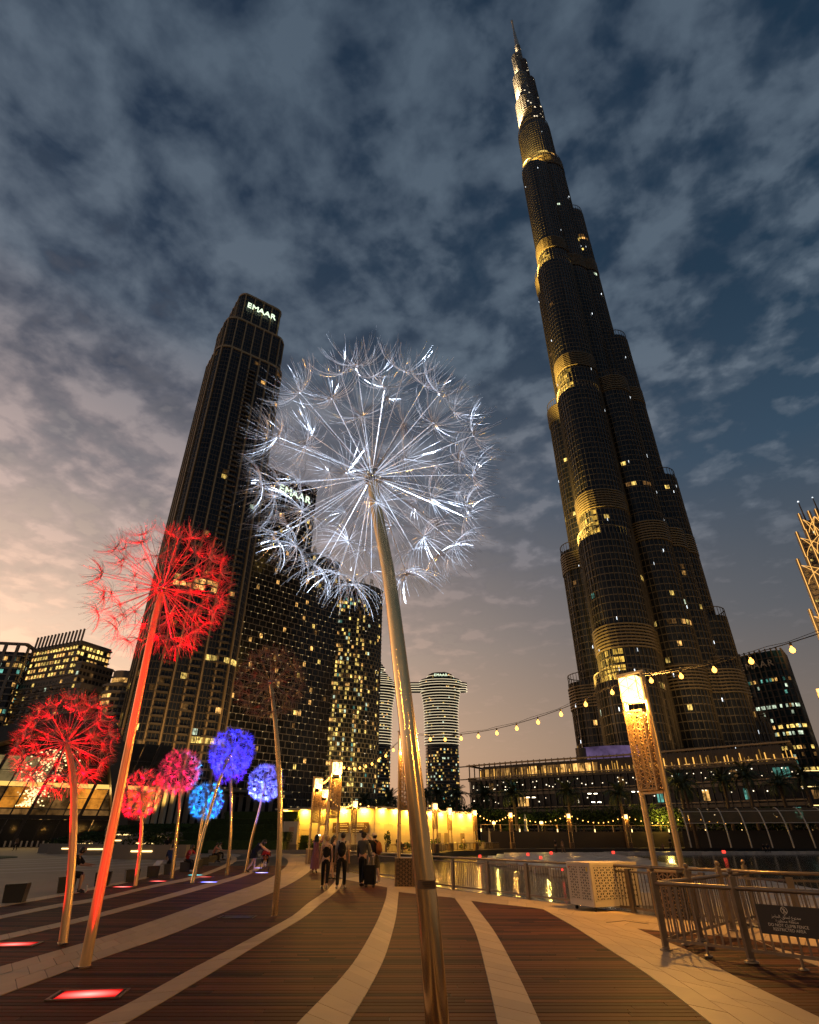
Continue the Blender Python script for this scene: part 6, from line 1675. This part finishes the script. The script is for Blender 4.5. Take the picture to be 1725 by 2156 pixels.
for s_ in (-1, 1): MB().tube([(s_ * .10, .08, .70), (s_ * .10, .08, 1.02)], .010, 6).build('handle_tube', M['steel'], t); MB().tube([(s_ * .15 - .015, .06, .045), (s_ * .15 + .015, .06, .045)], .045, 10).build('wheel', M['black'], t); MB().tube([(s_ * .15 - .015, -.08, .045), (s_ * .15 + .015, -.08, .045)], .045, 10).build('wheel', M['black'], t)
MB().tube([(-.11, .08, 1.03), (.11, .08, 1.03)], .016, 8).build('grip', M['black'], t)
# --- woman and pushchair
person('woman in short navy dress bending towards the pushchair', gp(531, 1838), -1.45, CN, None, 'skin_light', 'hair', 1.0, lean=42, legs=((8, 10), (-6, 30)), arms=((48, 4, 18), (40, 4, 30)), head=22, outfit='dress', hair_long=.05)
pb = gp(556, 1836); t = thing('pushchair', 'pushchair with round red hood lit from below', 'pushchair', pb, .2)
fr = [((-.22, .28, .06), (-.20, -.10, .62)), ((.22, .28, .06), (.20, -.10, .62)), ((-.22, -.34, .06), (-.20, .12, .72)), ((.22, -.34, .06), (.20, .12, .72)), ((-.20, .10, .7), (-.20, .46, 1.02)), ((.20, .10, .7), (.20, .46, 1.02))]
for a, b in fr: MB().tube([a, b], .014, 7).build('frame_tube', M['dark_metal'], t)
MB().tube([(-.2, .46, 1.02), (.2, .46, 1.02)], .018, 8).build('handle', M['black'], t)
for x in (-.22, .22):
    for y in (-.34, .28): MB().tube([(x - .02, y, .085), (x + .02, y, .085)], .085, 14).build('wheel', M['black'], t)
MB().box((0, 0, .44), (.34, .34, .06)).build('seat', CN, t); MB().box((0, .16, .66), (.34, .06, .46), Matrix.Rotation(-.2, 3, 'X')).build('backrest', CN, t)
hd_ = MB(); 
for k in range(9):
    for q in range(10):
        def hpnt(k, q): a = pi * q / 10; b = -.15 + 1.45 * k / 9; return (.25 * cos(a) , .20 - .34 * sin(b) * sin(a) , .72 + .36 * sin(a) * cos(b) * 1.0)
        hd_.add([hpnt(k, q), hpnt(k + 1, q), hpnt(k + 1, q + 1), hpnt(k, q + 1)], [(0, 1, 2, 3)])
hd_.build('hood', CR, t); MB().tube([(.27 * cos(pi * q / 14), .10, .72 + .38 * sin(pi * q / 14)) for q in range(15)], .02, 6).build('hood_rim', CB, t)
MB().box((0, -.20, .20), (.30, .10, .03)).build('footrest', M['black'], t)
person('small child sitting in the pushchair', pb + Vector((0, -.02, 0)), .2 + pi, CO, CW, 'skin_light', 'hair', .52, lean=-10, legs=((80, 60), (84, 70)), arms=((40, 10, 60), (35, 12, 60)), seat=.86, hand=False)
# --- seated on the cubes
person('man in black sitting on a cube seat at left', seats[1] + Vector((0, 0, 0)), -1.35, CB, CB, 'skin', 'hair', 1.02, lean=18, legs=((84, 92), (80, 78)), arms=((45, 6, 40), (40, 8, 45)), seat=.47, shorts=True, head=12)
person('person in blue shirt sitting with their back turned', seats[5], .35, CBL, CB, 'skin', 'hair', 1.0, lean=8, legs=((86, 88), (86, 84)), arms=((30, 8, 40), (30, 8, 40)), seat=.47)
person('man in red shirt leaning forward on a cube seat', seats[6], -1.9, CR, CB, 'skin', 'hair', 1.0, lean=24, legs=((84, 86), (84, 80)), arms=((50, 6, 45), (50, 6, 45)), seat=.47, head=8, shoe='shoe_white')
person('person in pink shirt sitting near the row end', seats[9], -1.4, cloth('cloth_salmon', (.34, .15, .12)), CB, 'skin', 'hair', 1.0, lean=20, legs=((86, 88), (86, 80)), arms=((55, 6, 30), (55, 6, 30)), seat=.47)
person('person in white shirt sitting at the row end', seats[10], -1.3, CW, CB, 'skin', 'hair', .98, lean=12, legs=((86, 88), (86, 80)), arms=((30, 6, 50), (30, 6, 50)), seat=.47)
person('man in black standing behind the person in blue', gp(346, 1808), 0, CB, CB, 'skin', 'hair', 1.0, hand=False, legs=((8, 4), (-10, 8)))
person('man in checked shirt standing behind the man in red', gp(361, 1808), 0, CT, CB, 'skin', 'hair', 1.0, hand=False, legs=((4, 4), (-6, 8)))
# --- far figures
def farp(px, d, z=0): q = dp(px, 1766, d); return Vector((q.x, q.y, z))
for (lab, p, rz, tp1, bt, kw) in (('dark figure at the railing before the yellow wall', farp(838, 80), 3.0, CB, CB, {}), ('figure in pale shirt hidden partly by the giant pole', farp(867, 82), 2.6, CW, CB, {}), ('waiter in white shirt before the yellow wall end', farp(977, 101), 2.8, CW, CB, {}),
                                  ('dark figure standing on the pontoon', gp(1172, 1796, -.28), 2.0, CB, CB, {}), ('figure with bare shoulders standing on the pontoon', gp(1187, 1796, -.28), .6, CT, CT, {}), ('man in black standing on the far shore behind the near lamp', farp(1410, 119), .3, CB, CB, {}),
                                  ('person sitting on the far quay beside the near lamp', farp(1393, 118.5, -.35), 3.1, CT, CB, dict(legs=((80, 70), (80, 76)), seat=.35)), ('left of two dark figures sitting on the far quay', farp(1603, 117, -.3), 3.1, CB, CB, dict(legs=((84, 70), (84, 76)), seat=.35)), ('right of two dark figures sitting on the far quay', farp(1611, 117.2, -.3), 2.9, CN, CB, dict(legs=((84, 70), (84, 76)), seat=.35)),
                                  ('dark figure walking before the curved hall', farp(121, 110), -.6, CB, CB, {}), ('smaller dark figure walking before the curved hall', farp(131, 112), -.6, CB, CB, dict(scale=.93)), ('figure in pale shirt by the hall bollards', farp(38, 112), 1.2, CT, CB, {})):
    person(lab, p, rz, tp1, bt, 'skin', 'hair', kw.pop('scale', 1.0), hand=False, group='distant figures', **kw)
# grow the skins
vl = TMP.view_layers[0]; vl.update(); dg = vl.depsgraph
for o, name, m, parent in PEND:
    me = bpy.data.meshes.new_from_object(o.evaluated_get(dg)); me.materials.clear(); me.materials.append(m if not isinstance(m, str) else M[m])
    me.polygons.foreach_set('use_smooth', [True] * len(me.polygons)); obj(name, me, parent)
for o, *_ in PEND: bpy.data.objects.remove(o)
bpy.data.scenes.remove(TMP)
